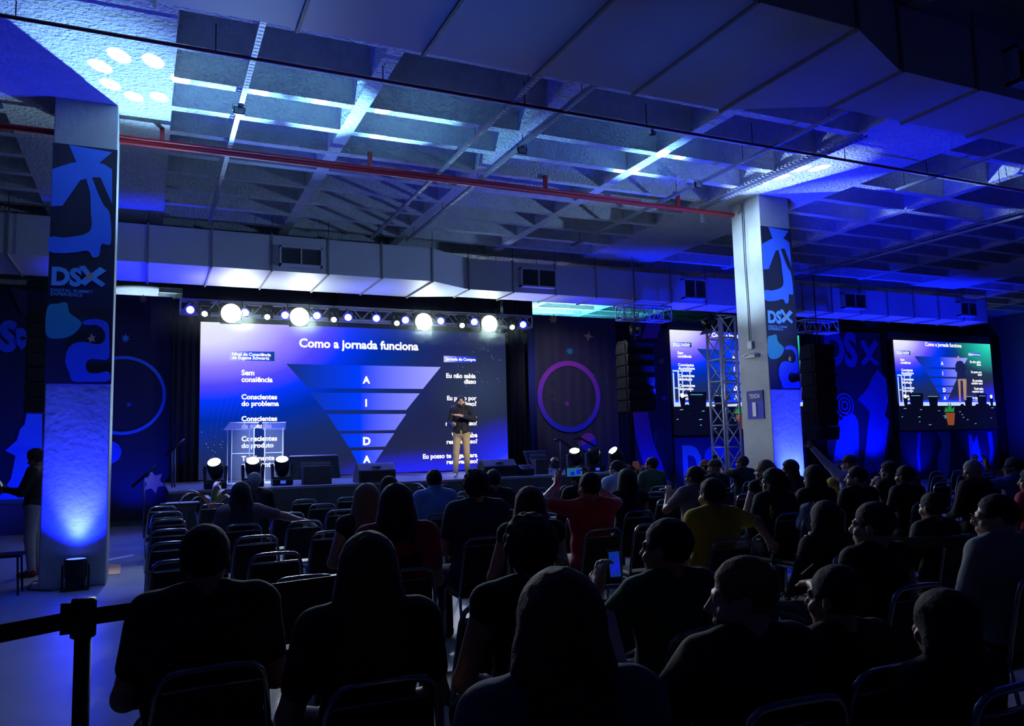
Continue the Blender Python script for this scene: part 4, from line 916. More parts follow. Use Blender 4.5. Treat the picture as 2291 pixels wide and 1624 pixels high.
# foreground left: belt barriers, stool, flyer
def stanchion(x, y, lab, belts):
    t = empty('belt_barrier_post', (x, y, 0), lab, 'barrier post', 'black belt-barrier posts')
    m = MB(); m.lathe([(.17, 0), (.17, .015), (.05, .04), (.033, .06), (.033, .86)], 24); m.build('post', dkmetal, t, True)
    m = MB(); m.lathe([(.046, .84), (.05, .845), (.05, .985), (.046, 1.0), (.01, 1.003)], 24); m.box(-.085, -.04, -.02, .02, .86, .985); m.build('belt_head', blackp, t, True)
    for i, (dx, dy) in enumerate(belts):
        L = math.hypot(dx, dy); nx, ny = -dy/L*.003, dx/L*.003; m = MB(); m.add([(nx, ny, .885), (dx+nx, dy+ny, .885), (dx+nx, dy+ny, .955), (nx, ny, .955), (-nx, -ny, .885), (dx-nx, dy-ny, .885), (dx-nx, dy-ny, .955), (-nx, -ny, .955)], [(3, 2, 1, 0), (4, 5, 6, 7), (0, 1, 5, 4), (2, 3, 7, 6)]); m.build('belt', blackp, t)
q = onZ(188, 1338, 1.0); SP = q
stanchion(q.x, q.y, 'black belt-barrier post in the left foreground before the left pillar', [(-1.0, -.62), (1.15, .30)])
q = onZ(1826, 1190, 1.0); stanchion(q.x, q.y, 'black belt-barrier post among the seats on the right', [(1.8, -.9)])
q = onZ(10, 1560, 1.0); p = onZ(60, 1500, .8)
t = empty('side_stool', onZ(5, 1330, 0), 'thin-legged dark stool cut by the left edge of the picture', 'stool')
m = MB(); m.box(-.2, .2, -.2, .2, .44, .47); m.build('seat', dkmetal, t)
for sx in (-1, 1):
    for sy in (-1, 1): m = MB(); m.tube([(sx*.18, sy*.18, 0), (sx*.16, sy*.16, .45)], .012, 6); m.build('leg', dkmetal, t)
a, b, c, d = onZ(240, 1263, .004), onZ(271, 1262, .004), onZ(268, 1284, .004), onZ(238, 1286, .004)
m = MB(); m.prism([a, b, c, d], (0, 0, .002)); o = m.build('flyer', orange_print); meta(o, 'orange and magenta flyer lying on the floor right of the left pillar', 'flyer')
m = MB(); a2, d2 = onZ(240, 1264, .007), onZ(238, 1285, .007); m.prism([a2, onZ(246, 1264, .007), onZ(242, 1275, .007), onZ(243, 1284, .007), d2], (0, 0, .001)); m.build('magenta_corner', magenta_print, o)
m = MB(); m.prism([onZ(238, 1252, .003), onZ(300, 1240, .003), onZ(300, 1243, .003), onZ(238, 1255, .003)], (0, 0, .003)); meta(m.build('floor_tape', signw), 'strip of white tape on the floor beyond the flyer', 'tape')
m = MB(); pts = [onZ(x, y, .01) for x, y in ((185, 1300), (150, 1318), (110, 1322), (60, 1318), (75, 1300), (120, 1296))]; m.tube(pts, .008, 6); meta(m.build('power_cable', blackp), 'black cable curling on the floor at the foot of the left pillar', 'cable')
q = onD = None
# ------------------------------------------------------------------ figures: smooth implicit surfaces turned into one mesh each
def v3(*a): return np.array(a, float)
def nrm(a): a = np.array(a, float); return a/(np.linalg.norm(a)+1e-9)
class Field:
    def __init__(s, lo, hi, h):
        s.lo = np.array(lo, 'f'); s.h = h; s.n = np.ceil((np.array(hi)-s.lo)/h).astype(int)+1; s.F = np.full(s.n, .3, 'f')
    def sl(s, lo, hi, pad):
        a = np.clip(np.floor((np.array(lo)-pad-s.lo)/s.h).astype(int), 0, s.n); b = np.clip(np.ceil((np.array(hi)+pad-s.lo)/s.h).astype(int)+1, 0, s.n)
        if (b <= a).any(): return None
        g = [s.lo[i]+s.h*np.arange(a[i], b[i], dtype='f') for i in range(3)]
        return (slice(a[0], b[0]), slice(a[1], b[1]), slice(a[2], b[2])), g[0][:, None, None], g[1][None, :, None], g[2][None, None, :]
    def comb(s, sl, d, k, op):
        A = s.F[sl]
        if op == 'u':
            h = np.clip(.5+.5*(A-d)/k, 0, 1); s.F[sl] = A+(d-A)*h-k*h*(1-h)
        else:      # subtract d
            d = -d; h = np.clip(.5+.5*(d-A)/k, 0, 1); s.F[sl] = A+(d-A)*h+k*h*(1-h)
    def cone(s, a, b, r1, r2, k=.02, op='u'):
        a, b = np.array(a, float), np.array(b, float); rm = max(r1, r2)
        q = s.sl(np.minimum(a, b)-rm, np.maximum(a, b)+rm, k*1.5+s.h*2)
        if q is None: return
        sl, x, y, z = q; d = b-a; L = float(d@d)+1e-9
        t = np.clip(((x-a[0])*d[0]+(y-a[1])*d[1]+(z-a[2])*d[2])/L, 0, 1)
        D = np.sqrt((x-a[0]-t*d[0])**2+(y-a[1]-t*d[1])**2+(z-a[2]-t*d[2])**2)-(r1+(r2-r1)*t); s.comb(sl, D, k, op)
    def ell(s, c, r, k=.02, op='u', M=None, off=0.):
        c = np.array(c, float); r = np.array(r, float)+off; rm = r.max()
        ext = r if M is None else np.array([rm]*3)
        q = s.sl(c-ext, c+ext, k*1.5+s.h*2)
        if q is None: return
        sl, x, y, z = q; x = x-c[0]; y = y-c[1]; z = z-c[2]
        if M is not None: x, y, z = [M[0, i]*x+M[1, i]*y+M[2, i]*z for i in range(3)]
        q0 = np.sqrt((x/r[0])**2+(y/r[1])**2+(z/r[2])**2); q1 = np.sqrt((x/r[0]**2)**2+(y/r[1]**2)**2+(z/r[2]**2)**2)+1e-6
        s.comb(sl, q0*(q0-1)/q1, k, op)
    def cut(s, fn):
        x, y, z = [s.lo[i]+s.h*np.arange(s.n[i], dtype='f') for i in range(3)]
        s.F = np.maximum(s.F, fn(x[:, None, None], y[None, :, None], z[None, None, :]))
    def noise(s, amp, fr):
        x, y, z = [s.lo[i]+s.h*np.arange(s.n[i], dtype='f') for i in range(3)]
        s.F += amp*np.sin(x[:, None, None]*fr)*np.sin(y[None, :, None]*fr*1.13+1)*np.sin(z[None, None, :]*fr*.93+2)
    def mesh(s, name, material):
        F = s.F; F[0] = F[-1] = .1; F[:, 0] = F[:, -1] = .1; F[:, :, 0] = F[:, :, -1] = .1
        I = F < 0
        nx, ny, nz = [k-1 for k in F.shape]
        cnt = np.zeros((nx, ny, nz), 'i1'); c8 = [(i, j, k) for i in (0, 1) for j in (0, 1) for k in (0, 1)]
        for i, j, k in c8: cnt += I[i:i+nx, j:j+ny, k:k+nz]
        cells = np.argwhere((cnt > 0) & (cnt < 8)); idx = np.full((nx, ny, nz), -1, 'i4'); idx[cells[:, 0], cells[:, 1], cells[:, 2]] = np.arange(len(cells))
        acc = np.zeros((len(cells), 3), 'f'); num = np.zeros(len(cells), 'f')
        V = {c: F[cells[:, 0]+c[0], cells[:, 1]+c[1], cells[:, 2]+c[2]] for c in c8}
        for c in c8:
            for ax in range(3):
                if c[ax] == 0:
                    e = list(c); e[ax] = 1; e = tuple(e); a, b = V[c], V[e]; mk = (a < 0) != (b < 0); t = np.where(mk, a/(a-b+1e-12), 0)
                    p = np.tile(np.array(c, 'f'), (len(cells), 1)); p[:, ax] += t; acc += p*mk[:, None]; num += mk
        P = (cells+acc/num[:, None])*s.h+s.lo
        quads = []
        for ax in range(3):
            o1, o2 = [(1, 2), (2, 0), (0, 1)][ax]
            a = [slice(None)]*3; b = [slice(None)]*3; a[ax] = slice(0, -1); b[ax] = slice(1, None)
            ch = I[tuple(a)] != I[tuple(b)]; e = np.argwhere(ch); ins = I[e[:, 0], e[:, 1], e[:, 2]]
            lim = [nx, ny, nz]; ok = (e[:, o1] > 0) & (e[:, o2] > 0) & (e[:, o1] < lim[o1]) & (e[:, o2] < lim[o2]); e, ins = e[ok], ins[ok]
            def g(d1, d2):
                q = e.copy(); q[:, o1] -= d1; q[:, o2] -= d2; return idx[q[:, 0], q[:, 1], q[:, 2]]
            Q = np.stack([g(1, 1), g(0, 1), g(0, 0), g(1, 0)], 1); Q[~ins] = Q[~ins][:, ::-1]; quads.append(Q)
        Q = np.concatenate(quads); Q = Q[(Q >= 0).all(1)]
        me = bpy.data.meshes.new(name); me.vertices.add(len(P)); me.vertices.foreach_set('co', P.astype('f').ravel())
        me.loops.add(Q.size); me.loops.foreach_set('vertex_index', Q.astype('i4').ravel()); me.polygons.add(len(Q))
        me.polygons.foreach_set('loop_start', np.arange(0, Q.size, 4, dtype='i4')); me.polygons.foreach_set('use_smooth', np.ones(len(Q), bool))
        me.update(calc_edges=True); me.validate(); me.materials.append(material); return me

skins = [mat('skin_light', (.46, .29, .21), .5), mat('skin_medium', (.34, .19, .13), .5), mat('skin_brown', (.19, .10, .065), .5)]
hairs = dict(black=mat('black_hair', (.006, .005, .016), .75, bump=.45, bscale=150), brown=mat('brown_hair', (.05, .022, .011), .75, bump=.45, bscale=150), ginger=mat('ginger_hair', (.20, .07, .025), .75, bump=.45, bscale=150),
             blonde=mat('blonde_hair', (.30, .21, .12), .75, bump=.45, bscale=150), grey=mat('grey_hair', (.30, .30, .31), .75, bump=.45, bscale=150))
def cloth(name, rgb): return mat('cloth_'+name, rgb, .85, bump=.25, bscale=9)
def rotm(yaw, pitch=0, roll=0):
    cy, sy, cp, sp, cr, sr = math.cos(yaw), math.sin(yaw), math.cos(pitch), math.sin(pitch), math.cos(roll), math.sin(roll)
    return np.array([[cy, -sy, 0], [sy, cy, 0], [0, 0, 1]]) @ np.array([[1, 0, 0], [0, cp, -sp], [0, sp, cp]]) @ np.array([[cr, 0, sr], [0, 1, 0], [-sr, 0, cr]])
def hand(F, w, d, n, side, curl=.5, k=.006, off=0.):
    "w wrist, d pointing direction, n palm normal, side +1 when the thumb is towards cross(d,n)"
    d, n = nrm(d), nrm(n); n = nrm(n-d*(n@d)); l = np.cross(d, n)*side; w = np.array(w, float)
    M = np.stack([l, d, n], 1)
    F.ell(w+d*.045, (.040, .052, .017), k*1.5, M=M); F.cone(w-d*.03, w+d*.02, .026, .026, .015)
    for i, (o, L) in enumerate(((.030, .070), (.010, .080), (-.010, .074), (-.029, .058))):
        p = w+d*.085+l*o; a = 0.; r = .0092
        for j, f in enumerate((.44, .31, .25)):
            a += curl*(.5 if j == 0 else .75); dd = d*math.cos(a)+n*math.sin(a)+l*o*1.6*(1 if curl < .5 else .3); q = p+nrm(dd)*L*f; F.cone(p, q, r, r*.93, k*.7); p = q; r *= .93
    p = w+d*.028+l*.030; q = p+nrm(d*.65+l*.75+n*.25)*.036; e = q+nrm(d*.9+l*.25+n*.45*curl*2)*.034
    F.cone(p, q, .013, .0105, k); F.cone(q, e, .0105, .009, k*.7)
PEOPLE = []
def person(label, px, py, Y, hair='short', hcol='black', shirt=('black', (.012, .012, .014)), sleeve='short', yaw=0., hyaw=None, hpitch=0., skin=1, arms=None, fat=1., stand=False,
           h=.0115, hz=None, pants=(.012, .012, .018), ztop=None, glasses=False, cap=None, pelvis_z=None, x=None, top=None, lean=0., beard=False, tie=False, blazer=False, shoes=(.02, .02, .02), handcfg=None, neckline=True, roll=0., detail=False, hood=False):
    p = onY(px, py, Y); X = p.x if x is None else x; zt = p.z if ztop is None else ztop
    base = .93 if stand else .53; up = 1.285-.53+base      # canonical height of the head top
    hairpad = {'short': .012, 'long': .02, 'curly': .03, 'bun': .02, 'bald': 0, 'veil': .02}.get(hair, .01)
    floor = top if top is not None else 0.
    S = (zt-floor)/(up+hairpad-abs(hpitch)*.01)
    if hyaw is None:
        tgt = math.atan2(-(5.6-X), (17-Y)); hyaw = tgt-yaw
    t = empty('person', (X, Y, floor), label, 'person', 'seated audience' if not stand and top is None else None, yaw)
    t.scale = (S, S, S)
    o = v3(0, 0, base)
    sh = v3(0, lean, 0)
    sp = {'L': v3(-.175*(.9+.1*fat), -.01, .47)+o+sh, 'R': v3(.175*(.9+.1*fat), -.01, .47)+o+sh}
    if arms is None: arms = {}
    dflt = {'L': (v3(-.25, .05, .20)+o, v3(-.10, .27, .12)+o), 'R': (v3(.25, .05, .20)+o, v3(.10, .27, .12)+o)}
    if stand: dflt = {'L': (v3(-.25, -.01, .19)+o, v3(-.25, .08, -.06)+o), 'R': (v3(.25, -.01, .19)+o, v3(.25, .08, -.06)+o)}
    def L_(wv):
        d = Vector(wv)-Vector((X, Y, floor)); d = Matrix.Rotation(-yaw, 3, 'Z') @ d; return np.array(d)/S
    A = {}
    for s_ in 'LR':
        e, w = arms.get(s_, dflt[s_]); w = L_(w) if isinstance(w, Vector) else w; A[s_] = (sp[s_], np.array(e, float), np.array(w, float))
    hc = v3(0, .015, .635)+o+sh; HM = rotm(hyaw, hpitch, roll)
    def H(x, y, z): return hc+HM @ v3(x, y, z)
    if stand:
        hp = [v3(-.085, 0, -.02)+o, v3(.085, 0, -.02)+o]; kn = [v3(-.10, .02, .48), v3(.12, .02, .48)]; an = [v3(-.11, -.02, .09), v3(.14, -.02, .09)]; tf = [(0, .16), (0, .16)]
    else:
        hp = [v3(-.09, .03, .0)+o, v3(.09, .03, .0)+o]; kn = [v3(-.14, .44, .49), v3(.14, .44, .49)]; an = [v3(-.13, .40, .09), v3(.13, .40, .09)]; tf = [(0, .16), (0, .16)]
    pts = [H(0, 0, .16), H(.12, .14, 0), H(-.12, -.12, -.1)]+list(A['L'])+list(A['R'])+hp+kn+an+[v3(-.22, -.17, .06)+o, v3(.22, .16, .5)+o]
    pts = np.array(pts)
    extra = .13
    lo = pts.min(0)-extra; hi = pts.max(0)+extra; lo[2] = min(0.0, lo[2])-.02; hi[1] = max(hi[1], an[0][1]+.25); hi[2] = max(hc[2]+.19, hi[2])
    if hair in ('long', 'veil'): lo[1] -= .05
    def torso(F, off, k=.04, neckcap=True):
        F.ell(v3(0, .005, .02)+o, v3(.165*fat, .125, .115), k, off=off); F.ell(v3(0, .012*fat, .18)+o+sh*.4, v3(.142*fat, .112*fat, .17), k, off=off); F.ell(v3(0, .0, .36)+o+sh*.8, v3(.160*fat, .112*fat, .15), k, off=off)
        F.cone(sp['L']+v3(.02, 0, 0), sp['R']-v3(.02, 0, 0), .062+off, .062+off, k)
        for s_, sg in (('L', -1), ('R', 1)): F.cone(sp[s_]+v3(-sg*.04, 0, .015), v3(sg*.045, -.01, .525)+o+sh, .048+off, .040+off, .03)
    def uarm(F, off, full=1., k=.03):
        for s_ in 'LR': a, e, w = A[s_]; F.cone(a, a+(e-a)*full, .056*(.75+.25*fat)+off, .044+off, k)
    def farm(F, off, full=1., k=.02):
        for s_ in 'LR': a, e, w = A[s_]; F.cone(e, e+(w-e)*full, .043+off, .028+off, k)
    # body
    F = Field(lo, hi, h); torso(F, -.006); uarm(F, -.002); farm(F, -.002)
    F.cone(v3(0, -.01, .50)+o+sh, H(0, -.02, -.05), .060, .054, .03)
    F.ell(H(0, -.018, .035), (.074, .094, .086), .02, M=HM); F.ell(H(0, .022, -.035), (.060, .070, .075), .025, M=HM); F.ell(H(0, .055, -.095), (.030, .030, .022), .025, M=HM)
    F.cone(H(0, .086, .012), H(0, .108, -.022), .008, .0125, .012); F.ell(H(0, .095, -.030), (.017, .012, .009), .008, M=HM)
    for s_ in (-1, 1):
        F.ell(H(s_*.031, .096, .008), (.017, .013, .011), .010, 's', M=HM); F.ell(H(s_*.031, .076, .006), (.013, .013, .012), .004, M=HM)
        F.cone(H(s_*.014, .083, .026), H(s_*.046, .074, .026), .009, .008, .012)
        F.ell(H(s_*.077, -.012, -.005), (.010, .020, .031), .007, M=HM); F.ell(H(s_*.05, .06, -.03), (.018, .02, .02), .02, M=HM)
    F.ell(H(0, .089, -.058), (.022, .010, .0065), .007, M=HM); F.ell(H(0, .087, -.069), (.018, .010, .007), .007, M=HM)
    for s_, sd in (('L', 1), ('R', -1)):
        a, e, w = A[s_]; cfg = (handcfg or {}).get(s_)
        d = nrm(w-e)
        if cfg: hand(F, w, cfg[0], cfg[1], cfg[2], cfg[3])
        else: hand(F, w, d*.8+v3(0, 0, -.1), v3(0, 0, -1) if not stand else v3(-.9 if s_ == 'R' else .9, .1, 0), sd if not stand else -sd*1, .45)
    for i in (0, 1):
        F.cone(hp[i], kn[i], .078*(.7+.3*fat), .052, .04); F.cone(kn[i], an[i], .050, .036, .02); F.cone(an[i]+v3(0, -.03, -.04), an[i]+v3(0, .14, -.055), .036, .030, .02)
    body = bpy.data.objects.new('body', F.mesh('body', skins[skin])); COL.objects.link(body); body.parent = t
    # clothes
    cm = cloth(*shirt); F = Field(lo, hi, h); off = .014 if not blazer else .02
    torso(F, off); uarm(F, off, {'none': .06, 'short': .62, 'long': 1., 'three': 1.}[sleeve])
    if sleeve in ('long', 'three'): farm(F, off*.9, .93 if sleeve == 'long' else .45)
    zc = float((v3(0, 0, .535)+o)[2]); zb = float(o[2]-(.05 if not (stand and blazer) else .11))
    if blazer or shirt[0].startswith('collar'): F.cone(v3(0, -.02, .52)+o+sh, v3(0, -.015, .575)+o+sh, .070, .066, .02)
    if not stand: F.cut(lambda x, y, z: zb-z+y*.0)
    else: F.cut(lambda x, y, z: zb-z)
    F.F = F.F if True else F.F
    if neckline and not blazer:
        F.ell(v3(0, .03, .60)+o+sh, (.075, .075, .075), .01, 's')
    if blazer: F.cut(lambda x, y, z: -np.maximum(np.maximum(np.abs(x)-.012-.10*np.clip((z-o[2]-.12)/.38, 0, 1), -(y-.02)), -(z-o[2]+.2)))
    F.noise(.0022, 46)
    nm = {True: 'blazer', False: 'shirt'}[blazer]
    oj = bpy.data.objects.new(nm, F.mesh(nm, cm)); COL.objects.link(oj); oj.parent = t
    if blazer:
        F = Field(lo, hi, h); torso(F, .008); F.ell(v3(0, .03, .60)+o+sh, (.07, .07, .07), .01, 's'); F.cut(lambda x, y, z: (o[2]-.02)-z)
        q = bpy.data.objects.new('undershirt', F.mesh('undershirt', cloth('black tee', (.01, .01, .012)))); COL.objects.link(q); q.parent = t
    hi2 = hi.copy(); hi2[2] = o[2]+.16
    F = Field(lo, hi2, h*1.1); F.ell(v3(0, .005, .0)+o, v3(.165*fat, .125, .115), .03, off=.012)
    for i in (0, 1): F.cone(hp[i], kn[i], .078*(.7+.3*fat)+.014, .066, .04); F.cone(kn[i], an[i]+v3(0, 0, .0), .066, .052, .02)
    F.cut(lambda x, y, z: .07-z)
    if stand: F.noise(.003, 38)
    q = bpy.data.objects.new('trousers', F.mesh('trousers', cloth('trousers_%g_%g' % pants[:2], pants))); COL.objects.link(q); q.parent = t
    for i in (0, 1):
        a = an[i]; F = Field(a-v3(.07, .10, .12), a+v3(.07, .24, .05), h*.8); F.cone(a+v3(0, -.03, -.045), a+v3(0, .15, -.058), .044, .036, .02); F.cone(a+v3(0, -.02, -.02), a+v3(0, -.01, .01), .045, .04, .02); F.cut(lambda x, y, z: np.maximum(.001-z, z-(a[2]+.01)))
        q = bpy.data.objects.new('shoe', F.mesh('shoe', mat('shoe_%g' % shoes[0], shoes, .5))); COL.objects.link(q); q.parent = t
    # hair
    if hair != 'bald':
        hm = hairs[hcol]; F = Field(hc-v3(.2, .24, .62 if hair in ('long', 'veil') else .2), hc+v3(.2, .2, .24), min(h, .0105)); th = {'short': .011, 'curly': .026, 'bun': .016, 'long': .024, 'veil': .026}[hair]
        F.ell(H(0, -.022, .036), np.array((.074, .092, .086)), .01, M=HM, off=th)
        if hair == 'curly': F.ell(H(0, .01, .10), (.07, .07, .045), .03, M=HM)
        if hair == 'bun': F.ell(H(0, -.115, .03), (.042, .035, .04), .02, M=HM); F.cone(H(.0, -.08, -.02), H(0, -.07, -.05), .05, .03, .02)
        if hair in ('long', 'veil'):
            F.ell(H(0, -.035, -.05), (.105, .085, .13), .03, M=HM)
            b = H(0, -.045, -.08)
            for xx in (-.06, 0, .06): F.cone(b+v3(xx*.8, 0, 0), v3(xx*1.15, -.115, .34)+o+sh, .060, .050, .04)
            for s_ in (-1, 1): F.cone(H(s_*.070, -.01, -.03), v3(s_*.095, -.04, .43)+o+sh, .035, .040, .03)
            if hair == 'veil':
                for s_ in (-1, 1): F.cone(H(s_*.06, .0, -.04), v3(s_*.075, .03, .46)+o+sh, .04, .045, .03)
        F.ell(H(0, .108, -.035), (.066, .088, .105), .012, 's', M=HM); F.ell(H(0, .135, .0), (.080, .092, .080), .008, 's', M=HM)
        if hair in ('short', 'curly', 'bun'):
            for s_ in (-1, 1): F.ell(H(s_*.09, .02, -.025), (.035, .034, .045), .008, 's', M=HM)
        F.cone(H(-.09, .03, -.05), H(.09, .03, -.05), .018, .018, .01, 's') if hair in ('short', 'curly', 'bun') else None
        if hair in ('short', 'curly'): F.ell(H(0, .02, -.13), (.13, .15, .085), .012, 's', M=HM)
        if hair == 'curly': F.noise(.009, 85)
        else: F.noise(.0022, 95)
        q = bpy.data.objects.new('hair', F.mesh('hair', hm)); COL.objects.link(q); q.parent = t
    if beard:
        F = Field(hc-v3(.12, .14, .16), hc+v3(.12, .14, .05), min(h, .007)); F.ell(H(0, .024, -.040), (.060, .070, .075), .01, M=HM, off=.0022); F.ell(H(0, .056, -.096), (.031, .031, .023), .02, M=HM, off=.003)
        F.ell(H(0, .100, -.004), (.085, .10, .044), .004, 's', M=HM); F.ell(H(0, -.055, -.02), (.12, .10, .12), .01, 's', M=HM); F.ell(H(0, .100, -.063), (.017, .03, .009), .004, 's', M=HM)
        q = bpy.data.objects.new('beard', F.mesh('beard', hairs['black'])); COL.objects.link(q); q.parent = t
    if detail:
        for s_ in (-1, 1):
            m = MB(); m.lathe([(.001, -.009), (.0065, -.0065), (.009, 0), (.0065, .0065), (.001, .009)], 12, Matrix.Translation(Vector(H(s_*.031, .079, .006)))); m.build('eye', mat('eye_white', (.5, .5, .5), .2), t, True)
            m = MB(); c = Vector(H(s_*.031, .0885, .006)); disc(m, c, HM @ v3(0, 1, 0), .0055, 10); m.build('iris', mat('iris_dark', (.02, .012, .01), .2), t, fixn=False)
            m = MB(); m.tube([H(s_*.014, .094, .028), H(s_*.032, .093, .034), H(s_*.050, .082, .029)], .004, 6); m.build('eyebrow', hairs['black'], t)
    if glasses:
        m = MB()
        for s_ in (-1, 1):
            pts_ = [H(s_*(.033+.023*math.cos(a)), .112-.012*abs(math.cos(a)), .004+.018*math.sin(a)) for a in np.linspace(0, 2*math.pi, 17)]; m.tube(pts_, .0022, 5)
            m.tube([H(s_*.056, .10, .008), H(s_*.081, -.01, .010)], .0022, 5)
        m.tube([H(-.01, .116, .006), H(.01, .116, .006)], .0022, 5); m.build('glasses', dkmetal, t)
    if cap is not None:
        cmat = cloth('cap_%g' % cap[0], cap); F = Field(hc-v3(.2, .22, .05), hc+v3(.2, .24, .2), .01); F.ell(H(0, -.018, .045), (.080, .10, .088), .01, M=HM, off=.014); F.ell(H(0, -.0, -.03), (.2, .2, .072), .01, 's', M=HM); F.ell(H(0, .12, .058), (.065, .075, .010), .012, M=HM)
        q = bpy.data.objects.new('cap', F.mesh('cap', cmat)); COL.objects.link(q); q.parent = t
    PEOPLE.append((X, Y, S, t)); t['_S'] = S
    del t['_S']
    return t, (lambda v: (Matrix.Translation(t.location) @ Matrix.Rotation(yaw, 4, 'Z') @ Matrix.Diagonal((S, S, S, 1))) @ Vector(v)), o
screen_em = emat('phone_screen', (40, 120, 230), 1.0)
def phone(pos, face, lab, lit=True, land=True, col=None, size=1.):
    t = empty('phone', pos, lab, 'phone', 'phones held up by the audience')
    rot = Vector(face).to_track_quat('Y', 'Z').to_matrix().to_4x4(); a, b = ((.078, .038) if land else (.038, .078)); a *= size; b *= size
    m = MB(); m.box(-a, a, -.004, .004, -b, b, rot); m.build('case', blackp, t, bevel=.003)
    if lit:
        m = MB(); m.box(-a*.9, a*.9, .0042, .0052, -b*.88, b*.88, rot); m.build('screen', screen_em if col is None else col, t)
        m = MB(); m.box(-a*.7, -a*.2, .0053, .0058, -b*.5, b*.5, rot); m.box(0, a*.5, .0053, .0058, -b*.7, b*.1, rot); m.build('pictured_stage', emat('phone_picture', (20, 30, 200), .9), t)
    return t
FILM = lambda dx=.0, up=.0, f=.0: {'L': (v3(-.29+dx, .17, .93+up), v3(-.13+dx, .32+f, 1.17+up)), 'R': (v3(.29+dx, .17, .93+up), v3(.13+dx, .32+f, 1.17+up))}
# ------------------------------------------------------------------ the presenter
q = onY(1040, 1066, 16.1)
PZ = onY(1030, 885, 16.15).z
pose = {'R': (v3(.27, .08, 1.16), v3(.12, .26, 1.12)), 'L': (v3(-.30, .16, 1.22), v3(-.02, .34, 1.33))}
# he faces the hall: body turned towards the camera side
t_, W_, o_ = person('presenter in a dark blazer, khaki trousers and white shoes gesturing on stage', 1031, 885, 16.1, 'short', 'black', ('blazer', (.010, .012, .020)), 'long', yaw=math.pi-.42, hyaw=.12, hpitch=0.0, skin=0,
        arms={'L': (v3(-.27, .13, 1.19), v3(.03, .33, 1.27)), 'R': (v3(.235, -.03, 1.13), v3(.17, .22, 1.06))}, stand=True, h=.0085, pants=(.42, .33, .19), ztop=PZ, top=SZ, beard=True, blazer=True, shoes=(.75, .75, .8), detail=True,
        handcfg={'L': (v3(.9, .3, .05), v3(-.2, .1, 1), 1, .25), 'R': (v3(-.2, .9, .2), v3(-.9, 0, .2), 1, 1.1)})
m = MB(); c = Vector(W_((.15, .31, 1.08))); m.box(-.012, .012, -.05, .05, -.008, .008, Matrix.Translation(c)); meta(m.build('clicker', blackp, bevel=.004), 'small black clicker in the right hand of the presenter', 'remote')
# person behind the left pillar
t_, W_, o_ = person('person in dark top and pale trousers looking at a phone behind the left pillar', 84, 1003, 12.75, 'curly', 'black', ('black', (.012, .012, .014)), 'long', yaw=math.radians(75), hyaw=0, hpitch=-.3, skin=2, stand=True, h=.012, pants=(.30, .29, .30), shoes=(.25, .03, .03),
        arms={'L': (v3(-.22, .10, 1.12), v3(-.10, .34, 1.17)), 'R': (v3(.22, .10, 1.12), v3(.08, .34, 1.15))})
phone(W_((-.02, .42, 1.22)), (.9, -.3, .6), 'dark phone held by the person behind the left pillar', False, False)

# ------------------------------------------------------------------ the audience, front to back
black = ('black', (.010, .010, .03)); dkblue = ('dark blue', (.012, .022, .07)); red = ('red', (.42, .02, .045)); yellow = ('yellow', (.62, .42, .02)); blue = ('sky blue', (.09, .26, .62)); white = ('pale blue', (.5, .62, .78)); green = ('green', (.03, .10, .05)); grey = ('grey', (.17, .16, .18)); wine = ('wine', (.16, .02, .04))
AUD = []
def seat(*a, **k):
    r = person(*a, **k); AUD.append(r); return r
r = seat('short-haired man in black in the left foreground, large dark silhouette', 464, 1172, 3.15, 'short', 'black', black, yaw=.05, hyaw=-.25, fat=1.35, h=.009, skin=1, lean=.02)
r = seat('person with long brown hair in the near row, left of the middle', 824, 1190, 2.7, 'long', 'brown', black, yaw=-.02, hyaw=-.1, h=.009, fat=1.05)
r = seat('person with textured dark hair and one bare shoulder, behind the nearest long-haired head', 1186, 1148, 2.75, 'curly', 'black', black, 'none', yaw=-.1, hyaw=-.1, h=.009, skin=1)
r = seat('person with long straight hair, nearest head to the camera at the bottom centre', 1256, 1275, 1.62, 'long', 'brown', ('blue grey', (.05, .06, .13)), 'long', yaw=-.15, hyaw=0.02, h=.0085, skin=0, lean=.02)
r = seat('bearded man with a face in profile to the left, right of the nearest head', 1660, 1246, 1.95, 'short', 'ginger', black, 'long', yaw=-.05, hyaw=.95, hpitch=-.1, h=.0085, skin=0, fat=1.25, beard=True,
         arms={'L': (v3(-.27, .16, .78), v3(-.20, .38, .86)), 'R': (v3(.27, .08, .74), v3(.12, .30, .68))})
Wp = r[1]; m = MB(); c = Vector(Wp((-.22, .52, .93))); rot = Matrix.Translation(c) @ Matrix.Rotation(.5, 4, 'Z') @ Matrix.Rotation(-.5, 4, 'X') @ Matrix.Rotation(.35, 4, 'Y')
m.box(-.105, .105, -.001, .001, -.148, .148, rot); meta(m.build('paper_sheet', mat('paper_blue_shade', (.5, .52, .6), .7)), 'sheet of paper held up by the bearded man in profile', 'paper')
r = seat('man with side-swept dark hair holding up a phone that films the stage', 1490, 1158, 2.75, 'short', 'black', ('forest', (.015, .06, .03)), 'short', yaw=.05, hyaw=.45, h=.009, skin=1,
         arms={'L': (v3(-.34, .14, .80), onY(1338, 1312, 3.12)), 'R': (v3(.26, .06, .74), v3(.10, .28, .70))}, handcfg={'L': (v3(.35, .2, .9), v3(.9, .3, -.1), 1, .8)})
phone(onY(1374, 1262, 3.2), (0, -1, .1), 'phone with a lit blue picture held by the man with side-swept hair', True, False, emat('phone_dim', (14, 50, 150), .7), size=.82)
r = seat('wide-shouldered person in a red top with long straight hair, left of the centre', 888, 1082, 4.85, 'veil', 'black', red, yaw=-.05, fat=1.3, h=.0105, skin=0)
seat('person with long blonde-brown hair and bare arm left of the red top', 822, 1081, 6.1, 'long', 'blonde', ('plum', (.035, .02, .035)), 'none', yaw=-.02, h=.0105, skin=0)
